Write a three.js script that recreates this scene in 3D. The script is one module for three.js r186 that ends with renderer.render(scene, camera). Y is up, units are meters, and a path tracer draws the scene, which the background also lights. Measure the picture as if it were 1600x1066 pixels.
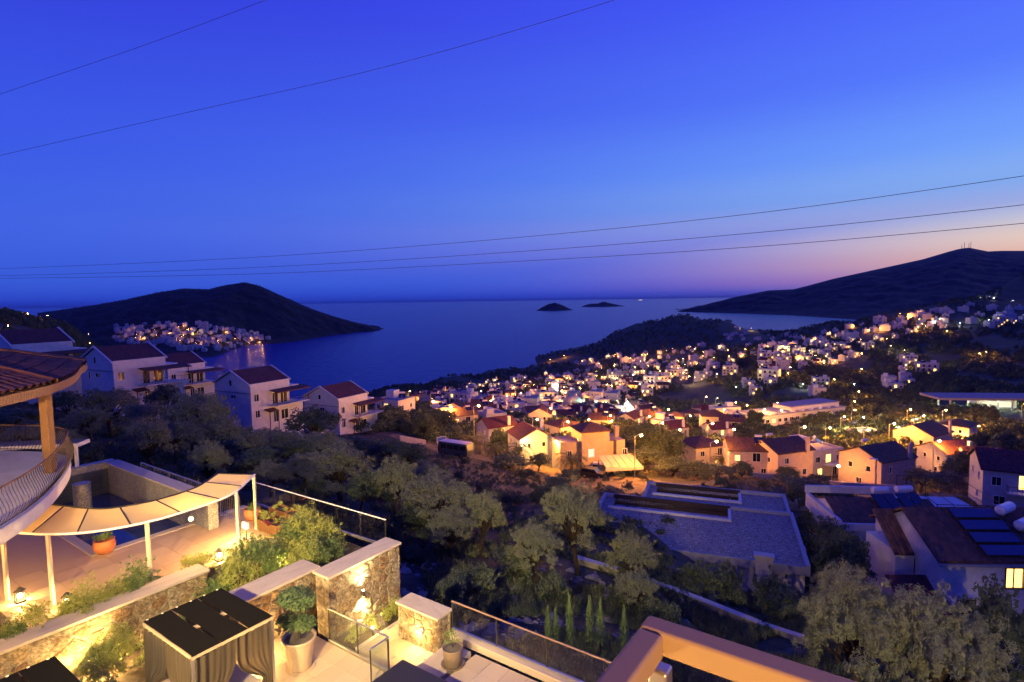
import * as THREE from 'three';
import { mergeGeometries, toCreasedNormals } from 'three/addons/utils/BufferGeometryUtils.js';
import { RoundedBoxGeometry } from 'three/addons/geometries/RoundedBoxGeometry.js';
import { createNoise2D, createNoise3D } from 'simplex-noise';

// ---------------------------------------------------------------- camera (eye at the origin, sea 150 m below)
const scene = new THREE.Scene();
const FP = 880, PITCH = Math.atan(65 / 880), ROLL = -0.0145, SEA = -150;
const camera = new THREE.PerspectiveCamera(2 * Math.atan(533 / FP) * 180 / Math.PI, 1600 / 1066, 0.05, 200000);
camera.rotation.set(-PITCH, 0, ROLL, 'YXZ');
camera.updateMatrixWorld();
scene.add(camera);

// ---------------------------------------------------------------- dusk sky: deep blue, afterglow low in the west (to the right)
const S2L = c => c <= 0.04045 ? c / 12.92 : Math.pow((c + 0.055) / 1.055, 2.4);
const srgb = (r, g, b) => [S2L(r / 255), S2L(g / 255), S2L(b / 255)];
const sm = (a, b, x) => { const t = Math.min(1, Math.max(0, (x - a) / (b - a))); return t * t * (3 - 2 * t); };
const mix3 = (a, b, t) => [a[0] + (b[0] - a[0]) * t, a[1] + (b[1] - a[1]) * t, a[2] + (b[2] - a[2]) * t];
const WEST = 52 * Math.PI / 180;
// colour stops by elevation (degrees): away from the west and towards it
const EAST_STOPS = [[0, srgb(46, 76, 206)], [2, srgb(58, 94, 220)], [6, srgb(60, 98, 230)], [14, srgb(55, 83, 230)], [26, srgb(47, 55, 214)], [45, srgb(46, 52, 208)], [90, srgb(45, 50, 200)]];
const WEST_STOPS = [[0, srgb(130, 118, 180)], [1.2, srgb(218, 148, 152)], [2.6, srgb(246, 188, 152)], [4.2, srgb(244, 214, 188)], [6, srgb(212, 214, 218)], [8.5, srgb(146, 188, 244)], [12, srgb(112, 160, 255)], [18, srgb(86, 122, 255)], [27, srgb(70, 92, 252)], [45, srgb(54, 64, 220)], [90, srgb(44, 48, 196)]];
function stops(list, e) {
  for (let i = 1; i < list.length; i++) if (e <= list[i][0]) return mix3(list[i - 1][1], list[i][1], sm(0, 1, (e - list[i - 1][0]) / (list[i][0] - list[i - 1][0])) * 0.5 + 0.5 * (e - list[i - 1][0]) / (list[i][0] - list[i - 1][0]));
  return list[list.length - 1][1];
}
function skyColor(dx, dy, dz) {
  const e = Math.max(0, Math.asin(Math.min(1, dy)) * 180 / Math.PI);
  let da = Math.abs(Math.atan2(dx, -dz) - WEST); if (da > Math.PI) da = 2 * Math.PI - da;
  const reach = 1.1 + 0.018 * e;                                   // the glow narrows towards the horizon
  const w = Math.exp(-Math.pow(da / reach, 2) * 1.9);
  const low = Math.exp(-Math.pow(da / 0.55, 2) * 1.2) * (1 - sm(4, 11, e));
  return mix3(stops(EAST_STOPS, e), stops(WEST_STOPS, e), Math.min(1, Math.max(w * sm(0, 12, e) * 1.0, Math.max(low, w * 0.82 * sm(2.5, 10, e)))));
}
{
  const W = 1024, Hh = 512, a = new Float32Array(W * Hh * 4);
  for (let j = 0; j < Hh; j++) for (let i = 0; i < W; i++) {
    const el = ((j + 0.5) / Hh - 0.5) * Math.PI, az = ((i + 0.5) / W - 0.5) * 2 * Math.PI;
    const c = el > 0 ? skyColor(Math.cos(el) * Math.cos(az), Math.sin(el), Math.cos(el) * Math.sin(az)) : srgb(22, 26, 92);
    a.set([c[0], c[1], c[2], 1], (j * W + i) * 4);
  }
  const t = new THREE.DataTexture(a, W, Hh, THREE.RGBAFormat, THREE.FloatType);
  t.mapping = THREE.EquirectangularReflectionMapping; t.magFilter = t.minFilter = THREE.LinearFilter; t.needsUpdate = true;
  scene.background = t; scene.environment = t;
}
// the last glow of the sun that has just set behind the western ridge
const sun = new THREE.DirectionalLight(new THREE.Color(1.0, 0.72, 0.66), 0.10);
sun.position.set(Math.sin(WEST) * 1000, 190, -Math.cos(WEST) * 1000);
sun.castShadow = true; sun.shadow.radius = 40; sun.shadow.mapSize.set(2048, 2048);
Object.assign(sun.shadow.camera, { left: -300, right: 300, top: 300, bottom: -300, near: 1, far: 3000 });
scene.add(sun, sun.target);
const renderer = new THREE.WebGLRenderer({ antialias: true });
renderer.toneMapping = THREE.LinearToneMapping;
renderer.toneMappingExposure = 1.0;
renderer.shadowMap.enabled = true;

// ---------------------------------------------------------------- helpers
let seed = 7;
const rnd = () => { seed = (seed * 1664525 + 1013904223) >>> 0; return seed / 4294967296; };
const rr = (a, b) => a + (b - a) * rnd();
const pick = a => a[Math.floor(rnd() * a.length)];
const n2 = createNoise2D(rnd), n3 = createNoise3D(rnd);
const V = (x, y, z) => new THREE.Vector3(x, y, z);
function ray(px, py) { return V((px - 800) / FP, -(py - 533) / FP, -1).applyMatrix4(new THREE.Matrix4().extractRotation(camera.matrixWorld)); }
const onY = (px, py, Y) => { const d = ray(px, py); return d.multiplyScalar(Y / d.y); };
const atD = (px, py, D) => { const d = ray(px, py); return d.multiplyScalar(D / -d.z); };
const used = {};
function numbered(n) { const k = used[n] = (used[n] ?? -1) + 1; return k ? n + '_' + String(k).padStart(3, '0') : n; }
function shade(o) { o.traverse(m => { if (m.isMesh) { m.castShadow = true; m.receiveShadow = true; } }); return o; }
function thing(name, label, category, pos = [0, 0, 0], turn = 0, group) {
  const o = new THREE.Group(); o.name = numbered(name); o.position.set(...pos); o.rotation.y = turn;
  o.userData = { label, category }; if (group) o.userData.group = group; scene.add(o); return o;
}
function part(name, geo, mat, parent) { const m = new THREE.Mesh(geo, mat); m.name = name; m.castShadow = m.receiveShadow = true; parent.add(m); return m; }
function single(name, geo, mat, label, category, group) { const m = part(numbered(name), geo, mat, scene); m.userData = { label, category }; if (group) m.userData.group = group; return m; }
function struct(name, geo, mat) { const m = part(numbered(name), geo, mat, scene); m.userData = { kind: 'structure' }; return m; }
function copyOf(o, label, pos, turn, scale, group) {
  const c = o.clone(); c.name = numbered(o.name.replace(/_\d+$/, '')); c.userData = { label, category: o.userData.category };
  if (group) c.userData.group = group;
  c.position.set(...pos); c.rotation.set(0, turn, 0); if (scale) c.scale.setScalar(scale); scene.add(c); return c;
}
// geometry collector: flat faces, uv in metres
class GB {
  constructor() { this.p = []; }
  tri(a, b, c) { this.p.push(...a, ...b, ...c); return this; }
  quad(a, b, c, d) { return this.tri(a, b, c).tri(a, c, d); }
  hexa(q) { // eight corners: bottom 0-3 (ccw seen from above: x-z-), top 4-7
    const f = (i, j, k, l) => this.quad(q[i], q[j], q[k], q[l]);
    f(3, 2, 1, 0); f(4, 5, 6, 7); f(0, 1, 5, 4); f(1, 2, 6, 5); f(2, 3, 7, 6); f(3, 0, 4, 7); return this;
  }
  box(x0, y0, z0, x1, y1, z1) { return this.hexa([[x0, y0, z1], [x1, y0, z1], [x1, y0, z0], [x0, y0, z0], [x0, y1, z1], [x1, y1, z1], [x1, y1, z0], [x0, y1, z0]]); }
  cbox(x, y, z, sx, sy, sz) { return this.box(x - sx / 2, y - sy / 2, z - sz / 2, x + sx / 2, y + sy / 2, z + sz / 2); }
  rod(a, b, r0, r1 = r0, n = 8) {
    const A = V(...a), B = V(...b), d = B.clone().sub(A).normalize(), u = Math.abs(d.y) > 0.9 ? V(1, 0, 0) : V(0, 1, 0), s = u.clone().cross(d).normalize(), t = d.clone().cross(s);
    const ring = (c, r) => Array.from({ length: n }, (_, i) => { const k = i / n * 2 * Math.PI; return c.clone().addScaledVector(s, Math.cos(k) * r).addScaledVector(t, Math.sin(k) * r).toArray(); });
    const p = ring(A, r0), q = ring(B, r1);
    for (let i = 0; i < n; i++) { const j = (i + 1) % n; this.quad(p[i], p[j], q[j], q[i]); this.tri(A.toArray(), p[j], p[i]); this.tri(B.toArray(), q[i], q[j]); }
    return this;
  }
  add(geo, m) { let g = geo.index ? geo.toNonIndexed() : geo; const a = g.attributes.position, v = V(); for (let i = 0; i < a.count; i++) { v.fromBufferAttribute(a, i); if (m) v.applyMatrix4(m); this.p.push(v.x, v.y, v.z); } return this; }
  geo(smooth) {
    let g = new THREE.BufferGeometry(); g.setAttribute('position', new THREE.Float32BufferAttribute(this.p, 3)); g.computeVertexNormals();
    if (smooth) { g.setAttribute('uv', new THREE.Float32BufferAttribute(new Float32Array(this.p.length / 3 * 2), 2)); g = toCreasedNormals(g, smooth); }
    return metreUV(g);
  }
}
function metreUV(g) {
  if (g.index) g = g.toNonIndexed();
  const p = g.attributes.position, uv = new Float32Array(p.count * 2), a = V(), b = V(), c = V();
  for (let i = 0; i < p.count; i += 3) {
    a.fromBufferAttribute(p, i); b.fromBufferAttribute(p, i + 1); c.fromBufferAttribute(p, i + 2);
    const n = b.clone().sub(a).cross(c.clone().sub(a)), ax = Math.abs(n.x), ay = Math.abs(n.y), az = Math.abs(n.z);
    [a, b, c].forEach((v, k) => { const q = ay >= ax && ay >= az ? [v.x, v.z] : ax >= az ? [v.z, v.y] : [v.x, v.y]; uv[(i + k) * 2] = q[0]; uv[(i + k) * 2 + 1] = q[1]; });
  }
  g.setAttribute('uv', new THREE.BufferAttribute(uv, 2)); return g;
}
const tf = (x, y, z, ry = 0, s = 1) => new THREE.Matrix4().compose(V(x, y, z), new THREE.Quaternion().setFromEuler(new THREE.Euler(0, ry, 0)), V(s, s, s));
const rounded = (sx, sy, sz, r = 0.02, seg = 2) => new RoundedBoxGeometry(sx, sy, sz, seg, r);
const lathe = (pts, n = 28) => new THREE.LatheGeometry(pts.map(p => new THREE.Vector2(...p)), n);
// a wall of a given outline (x-y), with rectangular openings [x, y, w, h], extruded t towards -z from z = 0
function wallGeo(outline, holes, t) {
  const s = new THREE.Shape(outline.map(p => new THREE.Vector2(...p)));
  for (const [x, y, w, h] of holes) s.holes.push(new THREE.Path([[x, y], [x + w, y], [x + w, y + h], [x, y + h]].map(p => new THREE.Vector2(...p))));
  const g = new THREE.ExtrudeGeometry(s, { depth: t, bevelEnabled: false }); g.translate(0, 0, -t); return g;
}

// ---------------------------------------------------------------- textures and materials
function noiseTex(size, fn, srgbMap = true) {
  const d = new Uint8Array(size * size * 4);
  for (let j = 0; j < size; j++) for (let i = 0; i < size; i++) { const c = fn(i / size, j / size); for (let k = 0; k < 3; k++) d[(j * size + i) * 4 + k] = Math.max(0, Math.min(255, (Array.isArray(c) ? c[k] : c) * 255)); d[(j * size + i) * 4 + 3] = 255; }
  const t = new THREE.DataTexture(d, size, size); t.wrapS = t.wrapT = THREE.RepeatWrapping; t.magFilter = THREE.LinearFilter; t.minFilter = THREE.LinearMipmapLinearFilter; t.generateMipmaps = true;
  if (srgbMap) t.colorSpace = THREE.SRGBColorSpace; t.needsUpdate = true; return t;
}
// tileable fractal noise
const fbm = (u, v, f, o = 4, off = 0) => { let s = 0, a = 0.5; for (let k = 0; k < o; k++) { const A = u * 2 * Math.PI, B = v * 2 * Math.PI, R = f / 6.2832; s += a * n3(Math.cos(A) * R + off, Math.sin(A) * R + Math.cos(B) * R, Math.sin(B) * R + off * 1.7); f *= 2; a *= 0.5; } return s; };
const cell = (u, v, n, j = 0.8) => { // tileable cellular distance F1 and id
  let best = 9, id = 0; const x = u * n, y = v * n, ix = Math.floor(x), iy = Math.floor(y);
  for (let a = -1; a <= 1; a++) for (let b = -1; b <= 1; b++) { const cx = ix + a, cy = iy + b, h = Math.sin(((cx % n + n) % n) * 127.1 + ((cy % n + n) % n) * 311.7) * 43758.5453, h2 = Math.sin(h * 1.31) * 9631.17, fx = cx + 0.5 + (h - Math.floor(h) - 0.5) * j, fy = cy + 0.5 + (h2 - Math.floor(h2) - 0.5) * j, q = Math.hypot(x - fx, y - fy); if (q < best) { best = q; id = h - Math.floor(h); } }
  return [best, id];
};
const rep = (t, r) => { const c = t.clone(); c.repeat.set(r, r); c.needsUpdate = true; return c; };
const T = {
  mottle: noiseTex(256, (u, v) => { const a = 0.93 + 0.06 * fbm(u, v, 4) + 0.05 * fbm(u, v, 22, 3, 5); return [a, a, a]; }),
  rough: noiseTex(256, (u, v) => 0.5 + 0.5 * fbm(u, v, 16, 5, 3), false),
  gravel: noiseTex(512, (u, v) => { const [d, id] = cell(u, v, 48); const a = (0.5 + 0.5 * id) * (1 - 0.35 * Math.min(1, d * 1.2)); return [a, a * 0.98, a * 0.96]; }),
  gravelB: noiseTex(512, (u, v) => 1 - Math.min(1, cell(u, v, 48)[0] * 1.25), false),
  rooftile: noiseTex(512, (u, v) => { const r = v * 12, k = Math.floor(r), c = Math.floor(u * 16 + (k % 2) * 0.0); const id = Math.abs(Math.sin(c * 12.9 + k * 78.2) * 43758.5) % 1; const a = 0.72 + 0.28 * id + 0.12 * fbm(u, v, 10); return [a, a * 0.97, a * 0.95]; }),
  rooftileB: noiseTex(512, (u, v) => { const r = v * 12, f = r - Math.floor(r), w = u * 16, g = w - Math.floor(w); return 0.25 * (1 - f) + 0.75 * Math.sin(g * Math.PI); }, false),
  wood: noiseTex(256, (u, v) => { const a = 0.78 + 0.2 * Math.sin((u * 9 + 0.8 * fbm(u, v, 3)) * 6.283) * 0.4 + 0.18 * fbm(u * 1, v, 24, 3); return [a, a * 0.95, a * 0.88]; }),
  fabric: noiseTex(256, (u, v) => { const a = 0.9 + 0.05 * Math.sin(u * 6.283 * 64) + 0.05 * Math.sin(v * 6.283 * 64) + 0.06 * fbm(u, v, 6); return [a, a, a]; }),
  mosaic: noiseTex(512, (u, v) => { const x = u * 32, y = v * 32, fx = x % 1, fy = y % 1, id = Math.abs(Math.sin(Math.floor(x) * 91.7 + Math.floor(y) * 47.3) * 4375.5) % 1; if (fx < 0.1 || fy < 0.1) return [0.8, 0.8, 0.8]; const a = 0.55 + 0.45 * id; return [a, a, a]; }),
  earth: noiseTex(512, (u, v) => { const a = 0.62 + 0.3 * fbm(u, v, 5, 6) + 0.16 * fbm(u, v, 40, 3, 9); return [a, a * 0.98, a * 0.94]; }),
};
const lin = (r, g, b) => new THREE.Color().setRGB(r, g, b);
function mat(c, rough = 0.85, o = {}) { const { map, rpt, bump, bs, ...rest } = o; const m = new THREE.MeshStandardMaterial({ color: lin(...c), roughness: rough, ...rest }); if (map) m.map = rep(map, rpt ?? 0.5); if (bump) { m.bumpMap = rep(bump, rpt ?? 0.5); m.bumpScale = bs ?? 0.01; } return m; }
const glow = (c, k) => new THREE.MeshStandardMaterial({ color: 0x000000, emissive: lin(...c), emissiveIntensity: k, roughness: 1 });
const M = {
  white: mat([0.66, 0.65, 0.63], 0.85, { map: T.mottle, rpt: 0.21, bump: T.rough, bs: 0.004 }),
  town: mat([0.52, 0.51, 0.49], 0.88, { map: T.mottle, rpt: 0.21, bump: T.rough, bs: 0.004 }),
  cream: mat([0.66, 0.57, 0.43], 0.85, { map: T.mottle, rpt: 0.23, bump: T.rough, bs: 0.004 }),
  pink: mat([0.62, 0.47, 0.38], 0.85, { map: T.mottle, rpt: 0.19, bump: T.rough, bs: 0.004 }),
  grey: mat([0.30, 0.29, 0.29], 0.85, { map: T.mottle, rpt: 0.2, bump: T.rough, bs: 0.004 }),
  tan: mat([0.42, 0.33, 0.24], 0.88, { map: T.mottle, rpt: 0.2, bump: T.rough, bs: 0.004 }),
  redroof: mat([0.135, 0.036, 0.028], 0.8, { map: T.rooftile, rpt: 0.25, bump: T.rooftileB, bs: 0.03 }),
  brownroof: mat([0.12, 0.058, 0.04], 0.8, { map: T.rooftile, rpt: 0.25, bump: T.rooftileB, bs: 0.03 }),
  concrete: mat([0.36, 0.35, 0.34], 0.9, { map: T.mottle, rpt: 0.3, bump: T.rough, bs: 0.006 }),
  asphalt: mat([0.16, 0.14, 0.115], 0.92, { map: T.earth, rpt: 0.11, bump: T.rough, bs: 0.006 }),
  dark: mat([0.02, 0.02, 0.022], 0.5), darkmetal: mat([0.03, 0.028, 0.028], 0.6, { metalness: 0.3 }), whitemetal: mat([0.7, 0.7, 0.7], 0.45),
  steel: mat([0.5, 0.5, 0.5], 0.3, { metalness: 0.9 }),
  glassdark: mat([0.015, 0.018, 0.025], 0.06), wood: mat([0.36, 0.20, 0.09], 0.7, { map: T.wood, rpt: 1.2 }), darkwood: mat([0.06, 0.03, 0.02], 0.7, { map: T.wood, rpt: 1 }),
  solar: mat([0.012, 0.02, 0.06], 0.12), tank: mat([0.62, 0.63, 0.66], 0.35),
  bark: mat([0.075, 0.055, 0.042], 0.95, { map: T.rough, rpt: 2, bump: T.rough, bs: 0.02 }),
  lit: glow([1.0, 0.60, 0.16], 3.2), litwhite: glow([1.0, 0.88, 0.6], 1.2),
  bulbO: glow([1.0, 0.50, 0.12], 130), bulbW: glow([0.95, 1.0, 0.85], 60), bulbY: glow([1.0, 0.72, 0.28], 30),
  glass: new THREE.MeshPhysicalMaterial({ color: lin(0.93, 0.97, 0.95), roughness: 0.02, transmission: 1, thickness: 0, ior: 1.5 }),
  stoneTop: mat([0.42, 0.37, 0.33], 0.7, { map: T.mottle, rpt: 0.7, bump: T.rough, bs: 0.003 }),
  stones: [[0.58, 0.50, 0.36], [0.52, 0.43, 0.30], [0.60, 0.53, 0.42], [0.46, 0.36, 0.25], [0.55, 0.44, 0.28], [0.46, 0.30, 0.17]].map(c => mat(c, 0.92, { map: T.earth, rpt: 1.7, bump: T.rough, bs: 0.025 })),
  mortar: mat([0.54, 0.48, 0.39], 0.95, { map: T.earth, rpt: 1.1, bump: T.rough, bs: 0.012 }),
};
const leafMat = (c, tr = 0.25) => new THREE.MeshPhysicalMaterial({ color: lin(...c), roughness: 0.75, transmission: tr, thickness: 0, side: THREE.DoubleSide });
const L = { olive: leafMat([0.21, 0.24, 0.13]), oliveB: leafMat([0.18, 0.20, 0.12]), dark: leafMat([0.08, 0.115, 0.055]), green: leafMat([0.10, 0.17, 0.04]), yellow: leafMat([0.27, 0.31, 0.06]), palm: leafMat([0.13, 0.145, 0.055]), ficus: leafMat([0.05, 0.10, 0.03]), dry: leafMat([0.34, 0.25, 0.13]), grass: leafMat([0.13, 0.165, 0.085]), red: leafMat([0.25, 0.03, 0.05]) };
// ---------------------------------------------------------------- the hillside: knots [distance, picture row or height] per direction
const COLS = [
  [-700, [[4, -12], [20, -10], [60, -8], [120, -4], [400, 30], [1000, 60], [2500, 0], [3600, -165]]],
  [-250, [[4, -12], [20, -10.5], [60, -10], [120, -10], [400, 8], [1000, 10], [2500, -40], [3400, -165]]],
  [0, [[4, -12], [20, -11], [40, -11.5], [90, -15], [150, -18], [400, 491], [800, 490], [1500, -30], [2200, -80], [2900, -165]]],
  [100, [[4, -12.5], [20, -11.5], [55, -13.5], [100, -18.5], [180, -27], [420, 512], [900, 506], [1500, -62], [2100, -110], [2700, -165]]],
  [200, [[4, -12.5], [20, -12], [55, -14], [95, -19.5], [180, -45], [600, -100], [1200, -128], [1900, -165]]],
  [400, [[4, -12.5], [20, -12.5], [35, -14], [60, -18], [105, -25.5], [150, -35], [400, -97], [800, -148], [1000, -170]]],
  [520, [[4, -12.5], [20, -12.5], [35, -14.5], [55, -17.5], [100, -25.5], [140, -31.5], [300, -72], [700, -135], [950, -165]]],
  [600, [[4, -12.5], [18, -12.5], [35, -15], [50, -17], [75, -21.5], [100, 692], [140, 661], [180, 645], [350, 622], [600, 613], [930, 607], [1010, -165]]],
  [700, [[4, -12.5], [18, -12.5], [32, -15.2], [50, -18.5], [75, -23.5], [105, 710], [130, 690], [180, 662], [300, 642], [480, 622], [720, 606], [980, 594], [1060, 590], [1180, -165]]],
  [800, [[4, -12.5], [18, -12.5], [30, 905], [42, 846], [60, 794], [80, 754], [105, 727], [130, 697], [200, 664], [300, 644], [450, 622], [700, 602], [950, 589], [1120, 578], [1260, -165]]],
  [900, [[4, -12.5], [18, -12.5], [30, -16.5], [45, -19.5], [62, -22.5], [82, 770], [98, 744], [125, 712], [190, 672], [300, 645], [450, 622], [700, 596], [1000, 574], [1250, 560], [1450, 545], [1700, -165]]],
  [1000, [[4, -12.5], [18, -13], [30, -17], [45, -20], [62, -23], [80, 768], [95, 746], [140, 702], [230, 661], [330, 641], [480, 612], [750, 582], [950, 562], [1180, 546], [1650, 505], [2050, -165]]],
  [1070, [[4, -12.5], [18, -13.5], [30, -17.5], [45, -21], [62, -23.6], [80, 768], [95, 746], [140, 704], [230, 662], [330, 640], [480, 606], [750, 578], [950, 560], [1200, 543], [1700, 491], [2150, -165]]],
  [1130, [[4, -12.5], [18, -14], [30, -18.5], [43, -23], [62, -24], [80, -26.5], [95, 748], [115, 718], [160, 692], [225, 664], [330, 632], [480, 590], [750, 566], [1100, 535], [1600, 500], [2000, -165]]],
  [1200, [[4, -12.5], [18, -14.5], [30, -19], [44, -24], [62, -24], [78, -26.5], [95, 748], [112, 720], [160, 692], [225, 664], [270, 642], [350, 612], [480, 582], [620, 560], [850, 541], [1150, 526], [1400, 519], [1850, -165]]],
  [1300, [[4, -12.5], [18, -15], [30, -19], [44, -23.5], [62, -25.5], [80, 780], [95, 757], [115, 726], [160, 694], [225, 662], [290, 640], [400, 603], [540, 572], [720, 547], [950, 522], [1180, 504], [1700, -165]]],
  [1400, [[4, -12.5], [18, -16], [30, -19], [48, -23.5], [70, -27], [92, 762], [108, 738], [135, 704], [205, 664], [320, 624], [470, 582], [640, 546], [800, 521], [960, 499], [1060, 488], [1700, -165]]],
  [1500, [[4, -12.5], [18, -16.5], [32, -19.5], [50, -23], [75, -27], [95, 758], [115, 732], [145, 698], [210, 660], [320, 612], [470, 570], [660, 530], [800, 503], [920, 482], [1000, 468], [1080, 470], [1700, -165]]],
  [1600, [[4, -12.5], [18, -16.5], [32, -19.5], [50, -23], [75, -27], [100, 742], [130, 702], [230, 642], [330, 602], [480, 560], [700, 519], [850, 489], [950, 471], [1060, 448], [1180, 429], [1900, -120], [2600, -165]]],
  [1750, [[4, -12.5], [18, -16], [32, -19], [50, -22], [75, -25], [100, -28], [230, -42], [480, -45], [700, -36], [900, -5], [1180, 60], [2000, 60], [3000, -165]]],
  [2200, [[4, -12], [18, -15], [50, -18], [100, -20], [480, -15], [900, 40], [1500, 120], [3400, -165]]],
].map(([px, k]) => ({ u: (px - 800) / FP, k: k.map(([d, v]) => [Math.log(d), v > 300 ? atD(px, v, d).y : v]) }));
function profile(c, ld) { const k = c.k; if (ld <= k[0][0]) return k[0][1]; for (let i = 1; i < k.length; i++) if (ld <= k[i][0]) { const t = (ld - k[i - 1][0]) / (k[i][0] - k[i - 1][0]); const a = k[Math.max(0, i - 2)], b = k[i - 1], d = k[i], e = k[Math.min(k.length - 1, i + 1)], w = d[0] - b[0]; const m0 = i > 1 ? (d[1] - a[1]) / (d[0] - a[0]) * w : d[1] - b[1], m1 = i < k.length - 1 ? (e[1] - b[1]) / (e[0] - b[0]) * w : d[1] - b[1], q = (d[1] - b[1]) * t + b[1], t2 = t * t, t3 = t2 * t; const h = (2 * t3 - 3 * t2 + 1) * b[1] + (t3 - 2 * t2 + t) * m0 + (-2 * t3 + 3 * t2) * d[1] + (t3 - t2) * m1; return 0.5 * h + 0.5 * q; } return k[k.length - 1][1]; }
function H(x, z) {
  const d = Math.max(4, -z), u = Math.max(-1.7, Math.min(1.59, x / d)), ld = Math.log(d);
  let i = 1; while (i < COLS.length - 1 && COLS[i].u < u) i++;
  const t = Math.min(1, Math.max(0, (u - COLS[i - 1].u) / (COLS[i].u - COLS[i - 1].u)));
  const a = profile(COLS[i - 1], ld), b = profile(COLS[i], ld), y = a + (b - a) * (0.6 * t + 0.4 * t * t * (3 - 2 * t));
  const amp = 0.12 + 0.0035 * Math.min(d, 1500);
  return y + amp * (0.7 * n2(x / (9 + d * 0.1), z / (9 + d * 0.1)) + 0.3 * n2(x / (3 + d * 0.03) + 50, z / (3 + d * 0.03)));
}
const hitCache = new Map();
function hit(px, py, from = 14) { // where the sight line through a picture point meets the hillside
  const key = px + '_' + py + '_' + from; if (hitCache.has(key)) return hitCache.get(key).clone();
  const r = ray(px, py); let d = from, prev = from, res = null;
  const at = q => r.clone().multiplyScalar(q / -r.z);
  for (; d < 2600; prev = d, d *= 1.012) { const p = at(d); if (p.y < H(p.x, p.z)) { let lo = prev, hi = d; for (let k = 0; k < 20; k++) { const m = (lo + hi) / 2, q = at(m); if (q.y < H(q.x, q.z)) hi = m; else lo = m; } res = at(hi); break; } }
  if (!res) res = at(1000); hitCache.set(key, res.clone()); return res;
}
const groundMat = new THREE.MeshStandardMaterial({ vertexColors: true, roughness: 0.95, map: rep(T.earth, 0.09), bumpMap: rep(T.earth, 0.17), bumpScale: 0.12 });
function sheet(nu, nd, f, col) { // grid of points f(i/nu, j/nd) with vertex colours
  const p = [], c = [], ix = [], uv = [];
  for (let j = 0; j <= nd; j++) for (let i = 0; i <= nu; i++) { const q = f(i / nu, j / nd); p.push(...q); c.push(...col(q)); uv.push(q[0], q[2]); }
  for (let j = 0; j < nd; j++) for (let i = 0; i < nu; i++) { const a = j * (nu + 1) + i, b = a + 1, e = a + nu + 1, g = e + 1; ix.push(a, b, e, b, g, e); }
  const g = new THREE.BufferGeometry(); g.setAttribute('position', new THREE.Float32BufferAttribute(p, 3)); g.setAttribute('color', new THREE.Float32BufferAttribute(c, 3)); g.setAttribute('uv', new THREE.Float32BufferAttribute(uv, 2)); g.setIndex(ix); g.computeVertexNormals(); return g;
}
const scrub = [0.062, 0.070, 0.042], grassC = [0.12, 0.135, 0.07], earthC = [0.20, 0.155, 0.11], rockC = [0.13, 0.12, 0.11];
function groundColor([x, y, z]) {
  const d = -z, a = n2(x / 14, z / 14) * 0.6 + n2(x / 4, z / 4) * 0.4, b = n2(x / 60 + 9, z / 60);
  let c = mix3(scrub, grassC, sm(-0.3, 0.6, a)); c = mix3(c, earthC, sm(0.25, 0.75, b + 0.25 * a) * 0.7);
  if (d < 34) c = mix3(c, rockC, sm(-0.1, 0.5, n2(x / 3 + 4, z / 3)) * 0.7);
  return c;
}
struct('hillside', sheet(230, 230, (a, b) => { const d = 4 * Math.pow(3400 / 4, b), u = -1.6 + 3.15 * a, x = u * d; return [x, H(x, -d), -d]; }, groundColor), groundMat);
// sea to the horizon
{
  const g = new THREE.RingGeometry(150, 70000, 96, 40); g.rotateX(-Math.PI / 2);
  const p = g.attributes.position; for (let i = 0; i < p.count; i++) { const r = Math.hypot(p.getX(i), p.getZ(i)), k = (r - 150) / 69850, q = 150 * Math.pow(70000 / 150, k) / r; p.setX(i, p.getX(i) * q); p.setZ(i, p.getZ(i) * q); }
  const uv = new Float32Array(p.count * 2); for (let i = 0; i < p.count; i++) { uv[2 * i] = p.getX(i); uv[2 * i + 1] = p.getZ(i) * 2.2; } g.setAttribute('uv', new THREE.BufferAttribute(uv, 2));
  g.translate(0, SEA, 0);
  const waves = noiseTex(512, (u, v) => 0.5 + 0.5 * fbm(u, v, 6, 6, 11), false); waves.repeat.set(1 / 160, 1 / 160);
  struct('sea', g, new THREE.MeshPhysicalMaterial({ color: lin(0.004, 0.010, 0.23), roughness: 0.2, specularIntensity: 0.1, ior: 1.33, bumpMap: waves, bumpScale: 2.2 }));
}
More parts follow.
